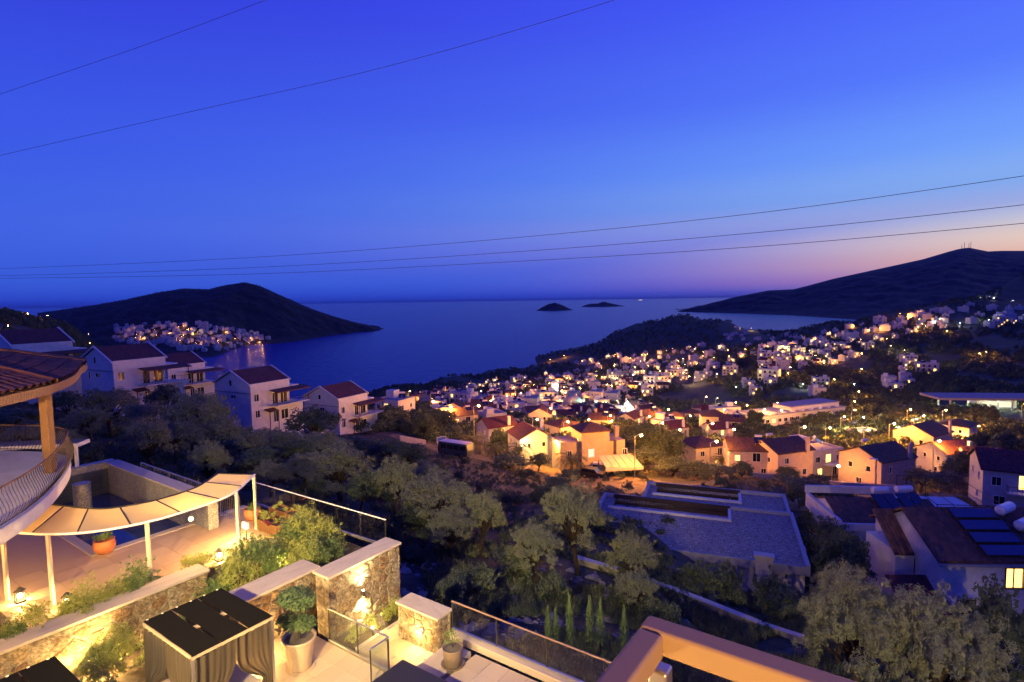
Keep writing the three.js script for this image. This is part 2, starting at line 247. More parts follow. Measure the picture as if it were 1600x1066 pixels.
// headlands, far mountain, islands: [picture column, shore distance, shore height, ridge distance, ridge picture row]
function headland(name, cols, nu, nd, back, amp, color, bulge = 0.5) {
  const K = cols.map(([px, ds, ys, dr, py]) => ({ u: (px - 800) / FP, ds, ys, dr, yr: atD(px, py, dr).y }));
  const at = u => { let i = 1; while (i < K.length - 1 && K[i].u < u) i++; const A = K[i - 1], B = K[i], t = Math.min(1, Math.max(0, (u - A.u) / (B.u - A.u))), l = (a, b) => a + (b - a) * t; return { ds: l(A.ds, B.ds), ys: l(A.ys, B.ys), dr: l(A.dr, B.dr), yr: l(A.yr, B.yr) }; };
  const height = (u, d) => {
    const c = at(u), x = u * d; let y, e;
    if (d <= c.dr) { const t = Math.max(0, (d - c.ds) / (c.dr - c.ds)); y = c.ys + (c.yr - c.ys) * (bulge * t + (1 - bulge) * t * t * (3 - 2 * t)); e = Math.sin(Math.PI * Math.min(1, t)); }
    else { const t = Math.min(1, (d - c.dr) / (c.dr * back)); y = c.yr + (SEA - 6 - c.yr) * t * t * (3 - 2 * t); e = Math.sin(Math.PI * t); }
    return y + amp * e * (n2(x / (amp * 9), d / (amp * 9)) * 0.6 + n2(x / (amp * 3), d / (amp * 3)) * 0.28 + n2(x / amp, d / amp) * 0.14);
  };
  const u0 = K[0].u, u1 = K[K.length - 1].u;
  struct(name, sheet(nu, nd, (a, b) => { const u = u0 + (u1 - u0) * a, c = at(u), d = b < 0.75 ? c.ds + (c.dr - c.ds) * b / 0.75 : c.dr * (1 + back * (b - 0.75) / 0.25); return [u * d, height(u, d), -d]; }, color), groundMat);
  return height;
}
const forest = s => ([x, y, z]) => { const a = n2(x / (60 * s), z / (60 * s)), b = n2(x / (17 * s), z / (17 * s)); return mix3(mix3([0.036, 0.034, 0.026], [0.062, 0.055, 0.045], sm(-0.4, 0.7, a + 0.5 * b)), [0.13, 0.11, 0.09], sm(0.72, 1.1, b + 0.4 * a) * 0.6); };
const penin = headland('hill', [[60, 1500, -150, 2750, 489], [100, 1500, -150, 2750, 484], [150, 1450, -150, 2720, 477], [200, 1450, -151, 2700, 468], [250, 1480, -151, 2680, 457], [290, 1500, -151, 2660, 451], [330, 1560, -152, 2650, 452], [345, 1640, -152, 2650, 448], [360, 1800, -152, 2650, 445], [385, 1980, -152, 2650, 441], [400, 2020, -152, 2650, 444], [410, 2040, -152, 2660, 447], [440, 2070, -152, 2680, 461], [470, 2180, -152, 2720, 475], [500, 2390, -152, 2780, 487], [540, 2620, -152, 2850, 500], [570, 2760, -152, 2900, 509], [606, 2900, -153, 2935, 519]], 160, 90, 0.25, 16, forest(1.2), 0.35);
const western = headland('hill', [[1056, 5750, -152, 5800, 489], [1100, 5300, -152, 5850, 477], [1150, 4900, -152, 5900, 464], [1200, 4450, -152, 5950, 454], [1240, 4150, -152, 6000, 452], [1260, 3950, -152, 6000, 447], [1300, 3600, -152, 6000, 436], [1350, 3250, -152, 6050, 425], [1400, 3000, -152, 6100, 414], [1440, 2900, -152, 6100, 405], [1480, 2850, -152, 6100, 393], [1495, 2850, -152, 6100, 389], [1510, 2850, -152, 6100, 387], [1540, 2850, -152, 6100, 393], [1560, 2850, -152, 6100, 392], [1600, 2850, -152, 6100, 392], [1750, 2850, -152, 6100, 398], [2100, 2800, -152, 6100, 420]], 220, 80, 0.3, 26, forest(2.4), 0.55);
headland('island', [[838, 7250, -155, 7300, 486], [848, 7150, -153, 7400, 480], [858, 7080, -153, 7420, 475], [868, 7060, -153, 7420, 473], [880, 7100, -153, 7420, 477], [890, 7180, -153, 7400, 482], [898, 7290, -155, 7330, 486]], 40, 24, 0.05, 8, forest(2), 0.7);
headland('island', [[906, 9900, -156, 9950, 481], [916, 9700, -153, 10050, 476.5], [924, 9650, -153, 10080, 474.5], [934, 9650, -153, 10080, 474.5], [944, 9650, -153, 10080, 471.3], [952, 9700, -153, 10080, 473.5], [964, 9800, -153, 10050, 476], [980, 9950, -156, 10000, 479.5]], 50, 24, 0.05, 9, forest(2), 0.7);

// roads draped over the hillside
const roadPoints = [];
function drape(pts, width, lift, y0 = 14) {
  const c = new THREE.CatmullRomCurve3(pts.map(p => p.length === 3 ? V(...p) : hit(p[0], p[1], y0))), n = Math.max(24, Math.ceil(c.getLength() / 4)), g = [], ix = [], uv = [];
  for (let i = 0; i <= n; i++) { const p = c.getPointAt(i / n); roadPoints.push([p.x, p.z, width / 2 + 1]); const t = c.getTangentAt(i / n), s = V(-t.z, 0, t.x).normalize(); for (let k = 0; k <= 4; k++) { const q = p.clone().addScaledVector(s, (k / 4 - 0.5) * width); g.push(q.x, H(q.x, q.z) + lift, q.z); uv.push(q.x, q.z); } }
  for (let i = 0; i < n; i++) for (let k = 0; k < 4; k++) { const a = i * 5 + k; ix.push(a, a + 5, a + 1, a + 1, a + 5, a + 6); }
  const b = new THREE.BufferGeometry(); b.setAttribute('position', new THREE.Float32BufferAttribute(g, 3)); b.setAttribute('uv', new THREE.Float32BufferAttribute(uv, 2)); b.setIndex(ix); b.computeVertexNormals(); return b;
}
const dirt = mat([0.30, 0.22, 0.14], 0.95, { map: T.earth, rpt: 0.13, bump: T.earth, bs: 0.05 });
struct('road', drape([[560, 669], [630, 684], [690, 703], [760, 718], [830, 730], [900, 746], [960, 758], [1020, 767], [1085, 776]], 7, 0.12), dirt);
struct('parking_ground', drape([[872, 741], [930, 751], [990, 760], [1050, 769]], 12, 0.08), dirt);
struct('road', drape([[1180, 782], [1230, 787], [1290, 795], [1330, 790], [1400, 775], [1480, 778]], 5, 0.1), dirt);
struct('road', drape([[1080, 672], [1150, 668], [1220, 663], [1300, 658], [1400, 655], [1500, 668], [1590, 660]], 9, 0.25), dirt);
struct('road', drape([[1348, 655], [1335, 640], [1322, 618], [1300, 600], [1270, 588], [1230, 583]], 9, 0.4), dirt);
struct('road', drape([[1066, 600], [1072, 585], [1066, 572], [1050, 566]], 9, 0.6), M.asphalt);
struct('road', drape([[1175, 592], [1225, 584], [1290, 574], [1330, 566]], 7, 0.5), dirt);
struct('road', drape([[1720, 478], [1650, 476], [1600, 471], [1560, 467], [1536, 462], [1531, 456], [1545, 451], [1556, 450]], 11, 0.9, 600), M.asphalt);
// ---------------------------------------------------------------- plants
function leaves(list) { // list of [x,y,z, nx,ny,nz, length, width, spin]
  const n = list.length, p = new Float32Array(n * 12), ix = new Uint32Array(n * 6), N = V(), a = V(), b = V();
  list.forEach(([x, y, z, nx, ny, nz, l, w, s], i) => {
    N.set(nx, ny, nz).normalize(); a.set(Math.cos(s), Math.sin(s * 1.7), Math.sin(s)).cross(N).normalize(); b.copy(N).cross(a);
    const q = [[-l / 2, 0, 0], [0, -w / 2, w * 0.18], [l / 2, 0, -l * 0.1], [0, w / 2, w * 0.18]];
    q.forEach(([u, v, h], k) => { const o = i * 12 + k * 3; p[o] = x + a.x * u + b.x * v + N.x * h; p[o + 1] = y + a.y * u + b.y * v + N.y * h; p[o + 2] = z + a.z * u + b.z * v + N.z * h; });
    const o = i * 4; ix.set([o, o + 1, o + 2, o, o + 2, o + 3], i * 6);
  });
  const g = new THREE.BufferGeometry(); g.setAttribute('position', new THREE.BufferAttribute(p, 3)); g.setIndex(new THREE.BufferAttribute(ix, 1)); g.computeVertexNormals(); return g;
}
function sph() { const z = rr(-1, 1), a = rr(0, 6.2832), r = Math.sqrt(1 - z * z); return [r * Math.cos(a), z, r * Math.sin(a)]; }
function clump(out, c, R, n, len, wid, flat = 0.8) { for (let i = 0; i < n; i++) { const s = sph(), r = R * Math.pow(rnd(), 0.45); const j = sph(); out.push([c[0] + s[0] * r, c[1] + s[1] * r * flat, c[2] + s[2] * r, s[0] + j[0] * 0.9, s[1] + 0.5 + j[1] * 0.9, s[2] + j[2] * 0.9, len * rr(0.7, 1.3), wid * rr(0.7, 1.3), rr(0, 6.28)]); } }
// a broad tree: trunk with limbs, and a crown of leaf clumps set at the limb ends
function treeGeo({ h, r, clumps, per, len, wid, flat = 0.8, trunkR = 0.16, low = 0.3, lean = 0.1, cr = [0.16, 0.34] }) {
  const tr = new GB(), out = [], top = [rr(-lean, lean) * h, h * low, rr(-lean, lean) * h];
  tr.rod([0, -0.6, 0], [top[0] * 0.5, h * low * 0.5, top[2] * 0.5], trunkR * 1.25, trunkR, 8).rod([top[0] * 0.5, h * low * 0.5, top[2] * 0.5], top, trunkR, trunkR * 0.8, 8);
  for (let i = 0; i < clumps; i++) {
    const a = i * 2.4 + rr(-0.4, 0.4), q = Math.sqrt((i + 0.6) / clumps), R = h * rr(...cr) * (1 - 0.25 * q), e = [top[0] + Math.cos(a) * r * q * rr(0.7, 1), h * (low + 0.12 + (0.72 - low) * Math.sqrt(Math.max(0, 1 - q * q)) * rr(0.75, 1.12) + rr(-0.04, 0.06)), top[2] + Math.sin(a) * r * q * rr(0.7, 1)];
    const m = [(top[0] + e[0]) / 2 + rr(-0.1, 0.1) * h * 0.3, (top[1] + e[1]) / 2 + rr(0, 0.05) * h, (top[2] + e[2]) / 2 + rr(-0.1, 0.1) * h * 0.3];
    tr.rod(top, m, trunkR * 0.5, trunkR * 0.3, 5).rod(m, e, trunkR * 0.3, trunkR * 0.08, 5);
    clump(out, e, R * 0.92, per * 0.8, len, wid, flat);
    for (let k = 0; k < 9; k++) { const s = sph(), q = rr(0.85, 1.6), f = [e[0] + s[0] * R * q, e[1] + s[1] * R * q * 0.8 + 0.1 * R, e[2] + s[2] * R * q]; clump(out, f, R * rr(0.2, 0.42), per * 0.09, len, wid, 1.0); }
  }
  return { trunk: tr.geo(1.0), crown: leaves(out) };
}
const variants = (n, o) => Array.from({ length: n }, () => treeGeo(typeof o === 'function' ? o() : o));
const G = {
  oliveNear: variants(4, () => ({ h: 5, r: 2.0, clumps: 27, per: 430, len: 0.15, wid: 0.05, trunkR: 0.17, low: 0.3, cr: [0.08, 0.17] })),
  oliveMid: variants(4, () => ({ h: 5, r: 2.2, clumps: 22, per: 170, len: 0.26, wid: 0.11, trunkR: 0.16, low: 0.26, cr: [0.1, 0.19] })),
  bush: variants(3, () => ({ h: 2.4, r: 1.3, clumps: 9, per: 150, len: 0.22, wid: 0.11, trunkR: 0.05, low: 0.08, cr: [0.2, 0.34] })),
  shrub: variants(3, () => ({ h: 1.3, r: 0.6, clumps: 10, per: 60, len: 0.15, wid: 0.035, trunkR: 0.02, low: 0.05, cr: [0.16, 0.3] })),
};
function plant(name, v, leaf, label, category, pos, turn, scale, group) {
  const o = thing(name, label, category, pos, turn, group); part('trunk', v.trunk, M.bark, o); part('crown', v.crown, leaf, o);
  if (Array.isArray(scale)) o.scale.set(...scale); else o.scale.setScalar(scale); return o;
}
const ground = (px, py, from) => { const p = hit(px, py, from); return [p.x, H(p.x, p.z) - 0.05, p.z]; };
// on the ground below a picture point at a known distance
const below = (px, d) => { const p = atD(px, 700, d); return [p.x, H(p.x, p.z) - 0.05, p.z]; };
// tree with its crown top at picture point (px, py), standing at distance d
function treeTop(name, set, leaf, label, category, px, py, d, wpx, group) {
  const t = atD(px, py, d), y = H(t.x, t.z), h = Math.max(1.2, t.y - y + 0.1), w = wpx * 1.22 * d / FP, base = name === 'bush' ? 2.4 : 5, wide = name === 'bush' ? 3.1 : 5.6;
  return plant(name, pick(set), leaf, label, category, [t.x, y - 0.05, t.z], rr(0, 6.28), [w / wide, h / base * 1.02, w / wide], group);
}
// olive trees on the slope; crown tops and widths as the picture shows them
[[170, 604, 62, 105, 'olive tree below the turquoise house, its crown reaching the ground-floor windows'], [290, 612, 58, 130, 'wide olive tree with drooping crown beside the two-post frame'], [240, 652, 45, 90, 'smaller olive tree in front of the wide olive below the houses'],
  [332, 690, 42, 80, 'low dark olive behind the pool railing'], [530, 694, 44, 120, 'silvery olive tree standing beyond the glass railing of the terrace'],
  [612, 716, 40, 80, 'slim olive next to the silvery one above the stone wall'], [690, 734, 36, 130, 'large dark olive tree rising behind the end of the stone wall'], [745, 770, 34, 80, 'olive with bare inner branches above the rubble slope'], [655, 722, 47, 90, 'grey-green olive tree at the lower edge of the grassy field']].forEach(([px, py, d, w, label], i) => treeTop('olive_tree', G.oliveNear, i % 2 ? L.olive : L.oliveB, label, 'tree', px, py, d, w));
[[905, 752, 34, 120, 'tall tawny olive tree in front of the gravel-roofed building'], [838, 826, 30, 105, 'round dense olive tree above the young cypresses'], [985, 834, 32, 90, 'feathery olive against the rendered wall of the low building'], [1000, 890, 27, 80, 'low spreading olive beside the corner of the balcony rail'],
  [1330, 900, 20, 190, 'big pale olive tree in the garden below the balcony rail'], [1480, 930, 19, 230, 'bushy olive tree with lit leaves in front of the white house'], [1310, 890, 25, 110, 'olive behind the big pale one near the small red canopy']].forEach(([px, py, d, w, label]) => treeTop('olive_tree', G.oliveNear, L.olive, label, 'tree', px, py, d, w));
[[1560, 925, 22, 120], [1320, 832, 36, 90], [1270, 800, 55, 70], [1300, 815, 46, 70]].forEach(([px, py, d, w]) => treeTop('garden_tree', G.oliveMid, L.dark, 'dark leafy tree in the gardens round the white house with solar panels', 'tree', px, py, d, w, 'dark garden trees'));
for (const [px, py, d, w] of [[140, 636, 56, 80], [215, 630, 60, 90], [270, 655, 50, 90], [330, 650, 56, 90], [385, 668, 56, 90], [440, 668, 62, 90], [500, 672, 62, 90], [470, 712, 48, 90], [420, 722, 44, 80], [700, 790, 32, 90], [95, 672, 44, 70], [30, 668, 46, 80]])
  treeTop('olive_tree', G.oliveNear, rnd() < 0.5 ? L.olive : L.oliveB, 'grey-green olive tree in the grove on the slope beyond the terraces', 'tree', px, py, d, w, 'olive grove on the slope');
// darker trees and bushes further down the slope
for (const [px, py, d, w] of [[20, 640, 60, 90], [75, 655, 50, 70], [110, 610, 75, 60], [250, 600, 82, 60], [360, 668, 70, 70], [420, 672, 72, 80], [480, 640, 88, 90], [455, 690, 60, 80], [560, 682, 75, 80], [600, 690, 70, 70], [640, 696, 72, 60], [395, 700, 52, 90], [130, 690, 40, 60], [560, 740, 40, 60]])
  treeTop('hillside_tree', G.oliveMid, L.dark, 'dark round tree on the slope between the pool and the row of houses', 'tree', px, py, d, w, 'dark trees on the slope');
for (const [px, py, d, w] of [[660, 648, 120, 40], [690, 640, 140, 50], [625, 655, 125, 40], [780, 672, 118, 34], [840, 708, 100, 36], [890, 735, 88, 40], [1015, 660, 112, 60], [1040, 668, 105, 60], [1010, 700, 100, 60], [1050, 715, 96, 60], [1085, 722, 94, 50], [1120, 728, 92, 60], [1160, 722, 95, 40], [1228, 730, 94, 40], [1275, 742, 88, 40], [1440, 735, 85, 60], [1480, 740, 80, 70], [1550, 705, 82, 90], [1590, 715, 80, 70], [1500, 720, 95, 60], [1385, 650, 165, 30], [1408, 657, 160, 34], [1180, 640, 200, 30], [1150, 650, 190, 30], [1335, 700, 118, 40], [1250, 690, 150, 40]])
  treeTop('town_tree', G.oliveMid, L.dark, 'dark leafy tree between the nearer town houses and the road', 'tree', px, py, d, w, 'trees among the nearer houses');
for (const [px, py, d, w] of [[800, 712, 98, 60], [870, 748, 82, 50], [960, 770, 72, 40], [1265, 752, 80, 60], [1230, 745, 86, 40], [1300, 762, 76, 50], [1090, 880, 38, 50], [1130, 885, 37, 60], [1210, 905, 36, 60], [1250, 760, 66, 40], [1235, 925, 34, 60], [800, 868, 30, 70], [750, 890, 26, 60], [700, 900, 24, 60], [860, 900, 27, 50]])
  treeTop('bush', G.bush, L.dark, 'low dark bush on the open slope or along the wall of the gravel-roofed building', 'bush', px, py, d, w, 'dark bushes on the slope');
// palms beside the road
const frond = (() => { const o = []; for (let f = 0; f < 34; f++) { const a = f * 2.4, up = 1.25 - f / 34 * 1.9; let x = 0, y = 0, e = up; for (let k = 0; k < 16; k++) { const st = 0.15; x += Math.cos(e) * st; y += Math.sin(e) * st; e -= 0.11; for (const s of [-1, 1]) for (let q = 0; q < 2; q++) o.push([Math.cos(a) * x - Math.sin(a) * s * 0.2, y - 0.05, Math.sin(a) * x + Math.cos(a) * s * 0.2, rr(-0.3, 0.3), 1, rr(-0.3, 0.3), 0.42, 0.07, a + s * 1.1 + rr(-0.2, 0.2)]); } } return leaves(o); })();
const palmTrunk = new GB(); for (let k = 0; k < 9; k++) palmTrunk.rod([0, k * 0.3 - 0.4, 0], [0, k * 0.3 - 0.1, 0], 0.26, 0.2, 9);
for (const [px, py, d, w] of [[738, 678, 112, 46], [775, 690, 108, 38], [810, 690, 104, 38], [893, 706, 98, 44], [1052, 692, 104, 40], [1040, 700, 104, 34], [1128, 706, 105, 30], [1396, 640, 175, 26]]) {
  const t = atD(px, py, d), y = H(t.x, t.z), h = Math.max(2, t.y - y), o = thing('palm_tree', 'short palm with a full head of arching fronds beside the lamp-lit road', 'palm tree', [t.x, y, t.z], rr(0, 6), 'palms by the road');
  part('trunk', palmTrunk.geo(0.6), M.bark, o).scale.y = Math.max(0.4, (h - 1.4) / 2.5); const c = part('crown', frond, L.palm, o); c.position.y = h - 1.5; c.scale.setScalar(w * d / FP / 3.6);
}
// young cypresses in the garden below
[[856, 945, 20], [868, 950, 20.3], [890, 926, 20.5], [921, 930, 20.2], [938, 934, 20], [975, 945, 20]].forEach(([px, py, d]) => {
  const t = atD(px, py, d), y = H(t.x, t.z), h = Math.min(1.9, t.y - y), o = thing('cypress', 'narrow young cypress in the row along the gravel garden', 'cypress', [t.x, t.y - h, t.z], rr(0, 6), 'row of young cypresses'), out = [];
  for (let i = 0; i < 900; i++) { const k = Math.pow(rnd(), 0.8), a = rr(0, 6.28), r = 0.17 * Math.min(1, (1 - k) * 2.2) * Math.sqrt(rnd()) + 0.01; out.push([Math.cos(a) * r, h * (0.06 + k * 0.94), Math.sin(a) * r, Math.cos(a), 0.6, Math.sin(a), 0.09, 0.03, rr(0, 6)]); }
  part('trunk', new GB().rod([0, -0.3, 0], [0, h * 0.8, 0], 0.03, 0.01, 6).geo(), M.bark, o); part('crown', leaves(out), L.green, o);
});
// scrub, grass and rubble that nobody could count
function scatter(name, geo, m, spots, tint) {
  const im = new THREE.InstancedMesh(geo, m, spots.length), q = new THREE.Matrix4(), c = new THREE.Color();
  spots.forEach(([x, y, z, s, sy], i) => { q.compose(V(x, y, z), new THREE.Quaternion().setFromEuler(new THREE.Euler(0, rr(0, 6.28), 0)), V(s, sy ?? s, s)); im.setMatrixAt(i, q); const k = rr(0.65, 1.25); im.setColorAt(i, c.setRGB(k * rr(0.92, 1.1), k, k * rr(0.85, 1.05))); });
  im.name = numbered(name); im.userData = { kind: 'stuff', label: tint, category: name.replace(/_/g, ' ') }; im.castShadow = im.receiveShadow = true; scene.add(im); return im;
}
const tuft = leaves(Array.from({ length: 22 }, () => { const a = rr(0, 6.28), l = rr(0.3, 0.75); return [Math.cos(a) * 0.22 * rnd(), l * 0.42, Math.sin(a) * 0.22 * rnd(), Math.cos(a), 0.25, Math.sin(a), l, 0.035, Math.PI / 2 + rr(-0.3, 0.3)]; }));
tuft.computeBoundingBox();
const inFrame = (x, y, z) => { const v = V(x, y, z).applyMatrix4(camera.matrixWorldInverse), px = 800 + FP * v.x / -v.z, py = 533 - FP * v.y / -v.z; return [px, py]; };
{
  const g = [], dry = [], bu = [], far = [], rocks = [];
  for (let i = 0; i < 42000; i++) { const d = 17 * Math.pow(110 / 17, rnd()), u = rr(-0.95, 0.95), x = u * d, z = -d; const [px] = [800 + FP * u]; if (px < 560 && d < 27) continue; const y = H(x, z); if (n2(x / 7, z / 7) < -0.25) continue; if (d > 55 && roadPoints.some(q => Math.abs(q[0] - x) < q[2] && Math.abs(q[1] - z) < q[2])) continue; (d > 72 && px > 960 ? dry : g).push([x, y - 0.03, z, rr(0.5, 1.15)]); }
  for (let i = 0; i < 1500; i++) { const d = 17 * Math.pow(100 / 17, rnd()), u = rr(-0.95, 0.95), x = u * d, z = -d, px = 800 + FP * u; if ((px < 600 && d < 30) || (px > 1050 && d < 66)) continue; if (n2(x / 16 + 3, z / 16) < 0.0) continue; bu.push([x, H(x, z) - 0.15, z, rr(0.25, 0.62)]); }
  for (let i = 0; i < 34000; i++) { const d = 120 * Math.pow(1700 / 120, Math.pow(rnd(), 0.8)), u = rr(-1.0, 1.05), x = u * d, z = -d, y = H(x, z); if (y < SEA + 2) continue; if (n2(x / (30 + d * 0.1), z / (30 + d * 0.1)) < -0.35) continue; far.push([x, y - 0.3, z, rr(0.6, 1.35) * (0.9 + d / 2600)]); }
  for (let i = 0; i < 1900; i++) { const d = 16.5 * Math.pow(36 / 16.5, rnd()), u = rr(-0.28, 0.4), x = u * d, z = -d; if (u < -0.18 && d < 22) continue; if (n2(x / 3 + 4, z / 3) < -0.1) continue; rocks.push([x, H(x, z) - 0.04, z, 0.07 + 0.33 * Math.pow(rnd(), 3)]); }
  scatter('grass', tuft, L.grass, g, 'rough grass covering the open slope');
  scatter('dry_grass', tuft, L.dry, dry, 'dry grass along the lamp-lit dirt road');
  scatter('scrub', G.bush[0].crown, L.dark, bu, 'dark low scrub over the near slope');
  const farTree = []; for (const c of [[0, 2.2, 0, 1.5], [1.1, 1.6, 0.4, 1.2], [-0.9, 1.7, -0.5, 1.25], [0.1, 1.5, 1.1, 1.1], [0, 3.2, 0, 1]]) clump(farTree, c, c[3], 34, 0.75, 0.42);
  scatter('woodland', leaves(farTree), L.dark, far, 'dark trees and scrub covering the hillsides round the town');
  const rk = new THREE.DodecahedronGeometry(1, 1), rp = rk.attributes.position; for (let i = 0; i < rp.count; i++) { const v = V().fromBufferAttribute(rp, i); v.multiplyScalar(1 + 0.3 * n3(v.x * 1.3, v.y * 1.3, v.z * 1.3)); v.y *= 0.65; rp.setXYZ(i, v.x, v.y, v.z); } rk.computeVertexNormals();
  scatter('rubble', metreUV(rk), mat([0.30, 0.28, 0.26], 0.95, { bump: T.rough, rpt: 2, bs: 0.03 }), rocks, 'loose grey stones on the bare slope');
  // trees on the peninsula and the far ridge line
  const pf = []; for (let i = 0; i < 5200; i++) { const u = rr(-0.83, -0.22), d = rr(1500, 2750), y = penin(u, d); if (y > SEA + 3) pf.push([u * d, y - 0.5, -d, rr(0.6, 1.3)]); }
  scatter('woodland', leaves(farTree), L.dark, pf, 'dark scrub covering the headland across the bay');
}
// ---------------------------------------------------------------- houses
// a window set into a wall opening: frame with a pane behind it; o = outward frame (matrix)
function windowPart(parent, w, h, m, paneMat, frameMat = M.whitemetal, mull = 1) {
  const f = new GB(), b = 0.07; f.box(-b, -b, -0.06, w + b, 0, 0.05).box(-b, h, -0.06, w + b, h + b, 0.05).box(-b, 0, -0.06, 0, h, 0.05).box(w, 0, -0.06, w + b, h, 0.05);
  for (let k = 1; k <= mull; k++) f.box(w * k / (mull + 1) - 0.025, 0, -0.1, w * k / (mull + 1) + 0.025, h, -0.05);
  const q = part('window', f.geo(), frameMat, parent); q.applyMatrix4(m);
  const p = part('pane', new GB().box(0.001, 0.001, -0.13, w - 0.001, h - 0.001, -0.11).geo(), paneMat, q); return q;
}
// W along x, D along z, eaves at h; wins: { f, b, l, r } lists of [x from the middle, y, w, h, lit]
function house(name, label, category, o) {
  const { W, D, h, roof = 'gable', rise = 1.8, over = 0.35, wall = M.white, roofMat = M.redroof, wins = {}, foot = 4, t = 0.25, frame = M.whitemetal } = o;
  const g = thing(name, label, category), wg = new GB(), put = [];
  const face = (len, outline, list, m) => {
    const holes = list.map(([x, y, w, hh]) => [x - w / 2, y, w, hh]); wg.add(wallGeo(outline, holes, t), m);
    list.forEach(([x, y, w, hh, lit]) => put.push([w, hh, m.clone().multiply(new THREE.Matrix4().makeTranslation(x - w / 2, y, 0)), lit]));
  };
  const top = roof === 'flat' ? h + 0.5 : h, rect = l => [[-l / 2, -foot], [l / 2, -foot], [l / 2, top], [-l / 2, top]];
  const gab = l => roof === 'gable' ? [[-l / 2, -foot], [l / 2, -foot], [l / 2, h], [0, h + rise], [-l / 2, h]] : rect(l);
  face(W, rect(W), wins.f ?? [], tf(0, 0, D / 2)); face(W, rect(W), wins.b ?? [], tf(0, 0, -D / 2, Math.PI));
  face(D - 2 * t, gab(D - 2 * t), wins.r ?? [], tf(W / 2, 0, 0, Math.PI / 2)); face(D - 2 * t, gab(D - 2 * t), wins.l ?? [], tf(-W / 2, 0, 0, -Math.PI / 2));
  part('wall', wg.geo(), wall, g);
  for (const [w, hh, m, lit] of put) windowPart(g, w, hh, m, lit ? (lit === 2 ? M.litwhite : M.lit) : M.glassdark, frame, w > 0.8 ? 1 : 0);
  const r = new GB(), X = W / 2 + over, Z = D / 2 + over, k = rise / (D / 2), y0 = h - over * k, th = 0.16;
  if (roof === 'gable') {
    for (const s of [-1, 1]) { const q = [[-X, y0 + 0.03, s * Z], [X, y0 + 0.03, s * Z], [X, h + rise + 0.03, 0], [-X, h + rise + 0.03, 0]], a = q.map(p => [p[0], p[1] + th, p[2]]); if (s > 0) r.hexa([...q, ...a]); else r.hexa([q[1], q[0], q[3], q[2], a[1], a[0], a[3], a[2]]); }
    part('roof', r.geo(), roofMat, g);
  } else if (roof === 'hip') {
    const q = Math.max(0.01, W / 2 - D / 2), e = [[-X, h, Z], [X, h, Z], [X, h, -Z], [-X, h, -Z]], A = [-q, h + rise, 0], B = [q, h + rise, 0];
    r.quad(e[0], e[1], B, A).tri(e[1], e[2], B).quad(e[2], e[3], A, B).tri(e[3], e[0], A); r.box(-X, h - 0.14, -Z, X, h - 0.002, Z); part('roof', r.geo(), roofMat, g);
  } else { r.box(-W / 2 + t, h - 0.15, -D / 2 + t, W / 2 - t, h, D / 2 - t); part('roof', r.geo(), M.concrete, g); }
  return g;
}
// solar water heater: tilted panels and a tank, as on the roofs of the town
function heater(parent, x, y, z, turn = 0, n = 2) {
  const p = new GB(), m = tf(x, y, z, turn), add = (G2, name, mt) => part(name, G2.geo(), mt, parent).applyMatrix4(m);
  const fr = new GB(), pn = new GB();
  for (let i = 0; i < n; i++) { const a = i * 1.1 - n * 0.55; const q = [[a, 0.25, 0.9], [a + 1.0, 0.25, 0.9], [a + 1.0, 1.15, -0.6], [a, 1.15, -0.6]], u = q.map(v => [v[0], v[1] + 0.07, v[2] + 0.04]); pn.hexa([...q, ...u]); fr.rod([a + 0.5, -0.3, -0.6], [a + 0.5, 1.12, -0.62], 0.03); }
  fr.rod([-n * 0.5, -0.3, 0.85], [-n * 0.5, 0.25, 0.85], 0.03).rod([n * 0.5, -0.3, 0.85], [n * 0.5, 0.25, 0.85], 0.03);
  add(pn, 'solar_panel', M.solar); add(fr, 'panel_stand', M.steel); add(new GB().rod([-0.75, 1.5, -0.85], [0.75, 1.5, -0.85], 0.28, 0.28, 12), 'water_tank', M.tank);
}
function balcony(parent, x0, x1, y, z, depth, roofed) {
  part('balcony_slab', new GB().box(x0, y - 0.2, z + 0.002, x1, y, z + depth).geo(), M.white, parent);
  const r = new GB(), n = Math.max(2, Math.round((x1 - x0) / 0.5)); r.box(x0, y + 0.9, z + depth - 0.06, x1, y + 0.96, z + depth - 0.01);
  for (let i = 0; i <= n; i++) { const x = x0 + 0.03 + (x1 - x0 - 0.06) * i / n; r.cbox(x, y + 0.45, z + depth - 0.035, 0.03, 0.9, 0.03); }
  for (const x of [x0 + 0.03, x1 - 0.03]) { r.box(x - 0.025, y + 0.9, z + 0.01, x + 0.025, y + 0.95, z + depth - 0.07); for (let k = 1; k < 4; k++) r.cbox(x, y + 0.45, z + depth * k / 4, 0.025, 0.9, 0.025); }
  part('railing', r.geo(), M.darkmetal, parent);
  if (roofed) { part('canopy', new GB().hexa([[x0 - 0.2, y + 2.35, z + depth + 0.4], [x1 + 0.2, y + 2.35, z + depth + 0.4], [x1 + 0.2, y + 2.75, z + 0.01], [x0 - 0.2, y + 2.75, z + 0.01], [x0 - 0.2, y + 2.5, z + depth + 0.4], [x1 + 0.2, y + 2.5, z + depth + 0.4], [x1 + 0.2, y + 2.9, z + 0.01], [x0 - 0.2, y + 2.9, z + 0.01]]).geo(), M.redroof, parent); for (const x of [x0 + 0.15, x1 - 0.15]) part('post', new GB().box(x - 0.06, y, z + depth - 0.2, x + 0.06, y + 2.36, z + depth - 0.08).geo(), M.darkwood, parent); }
}
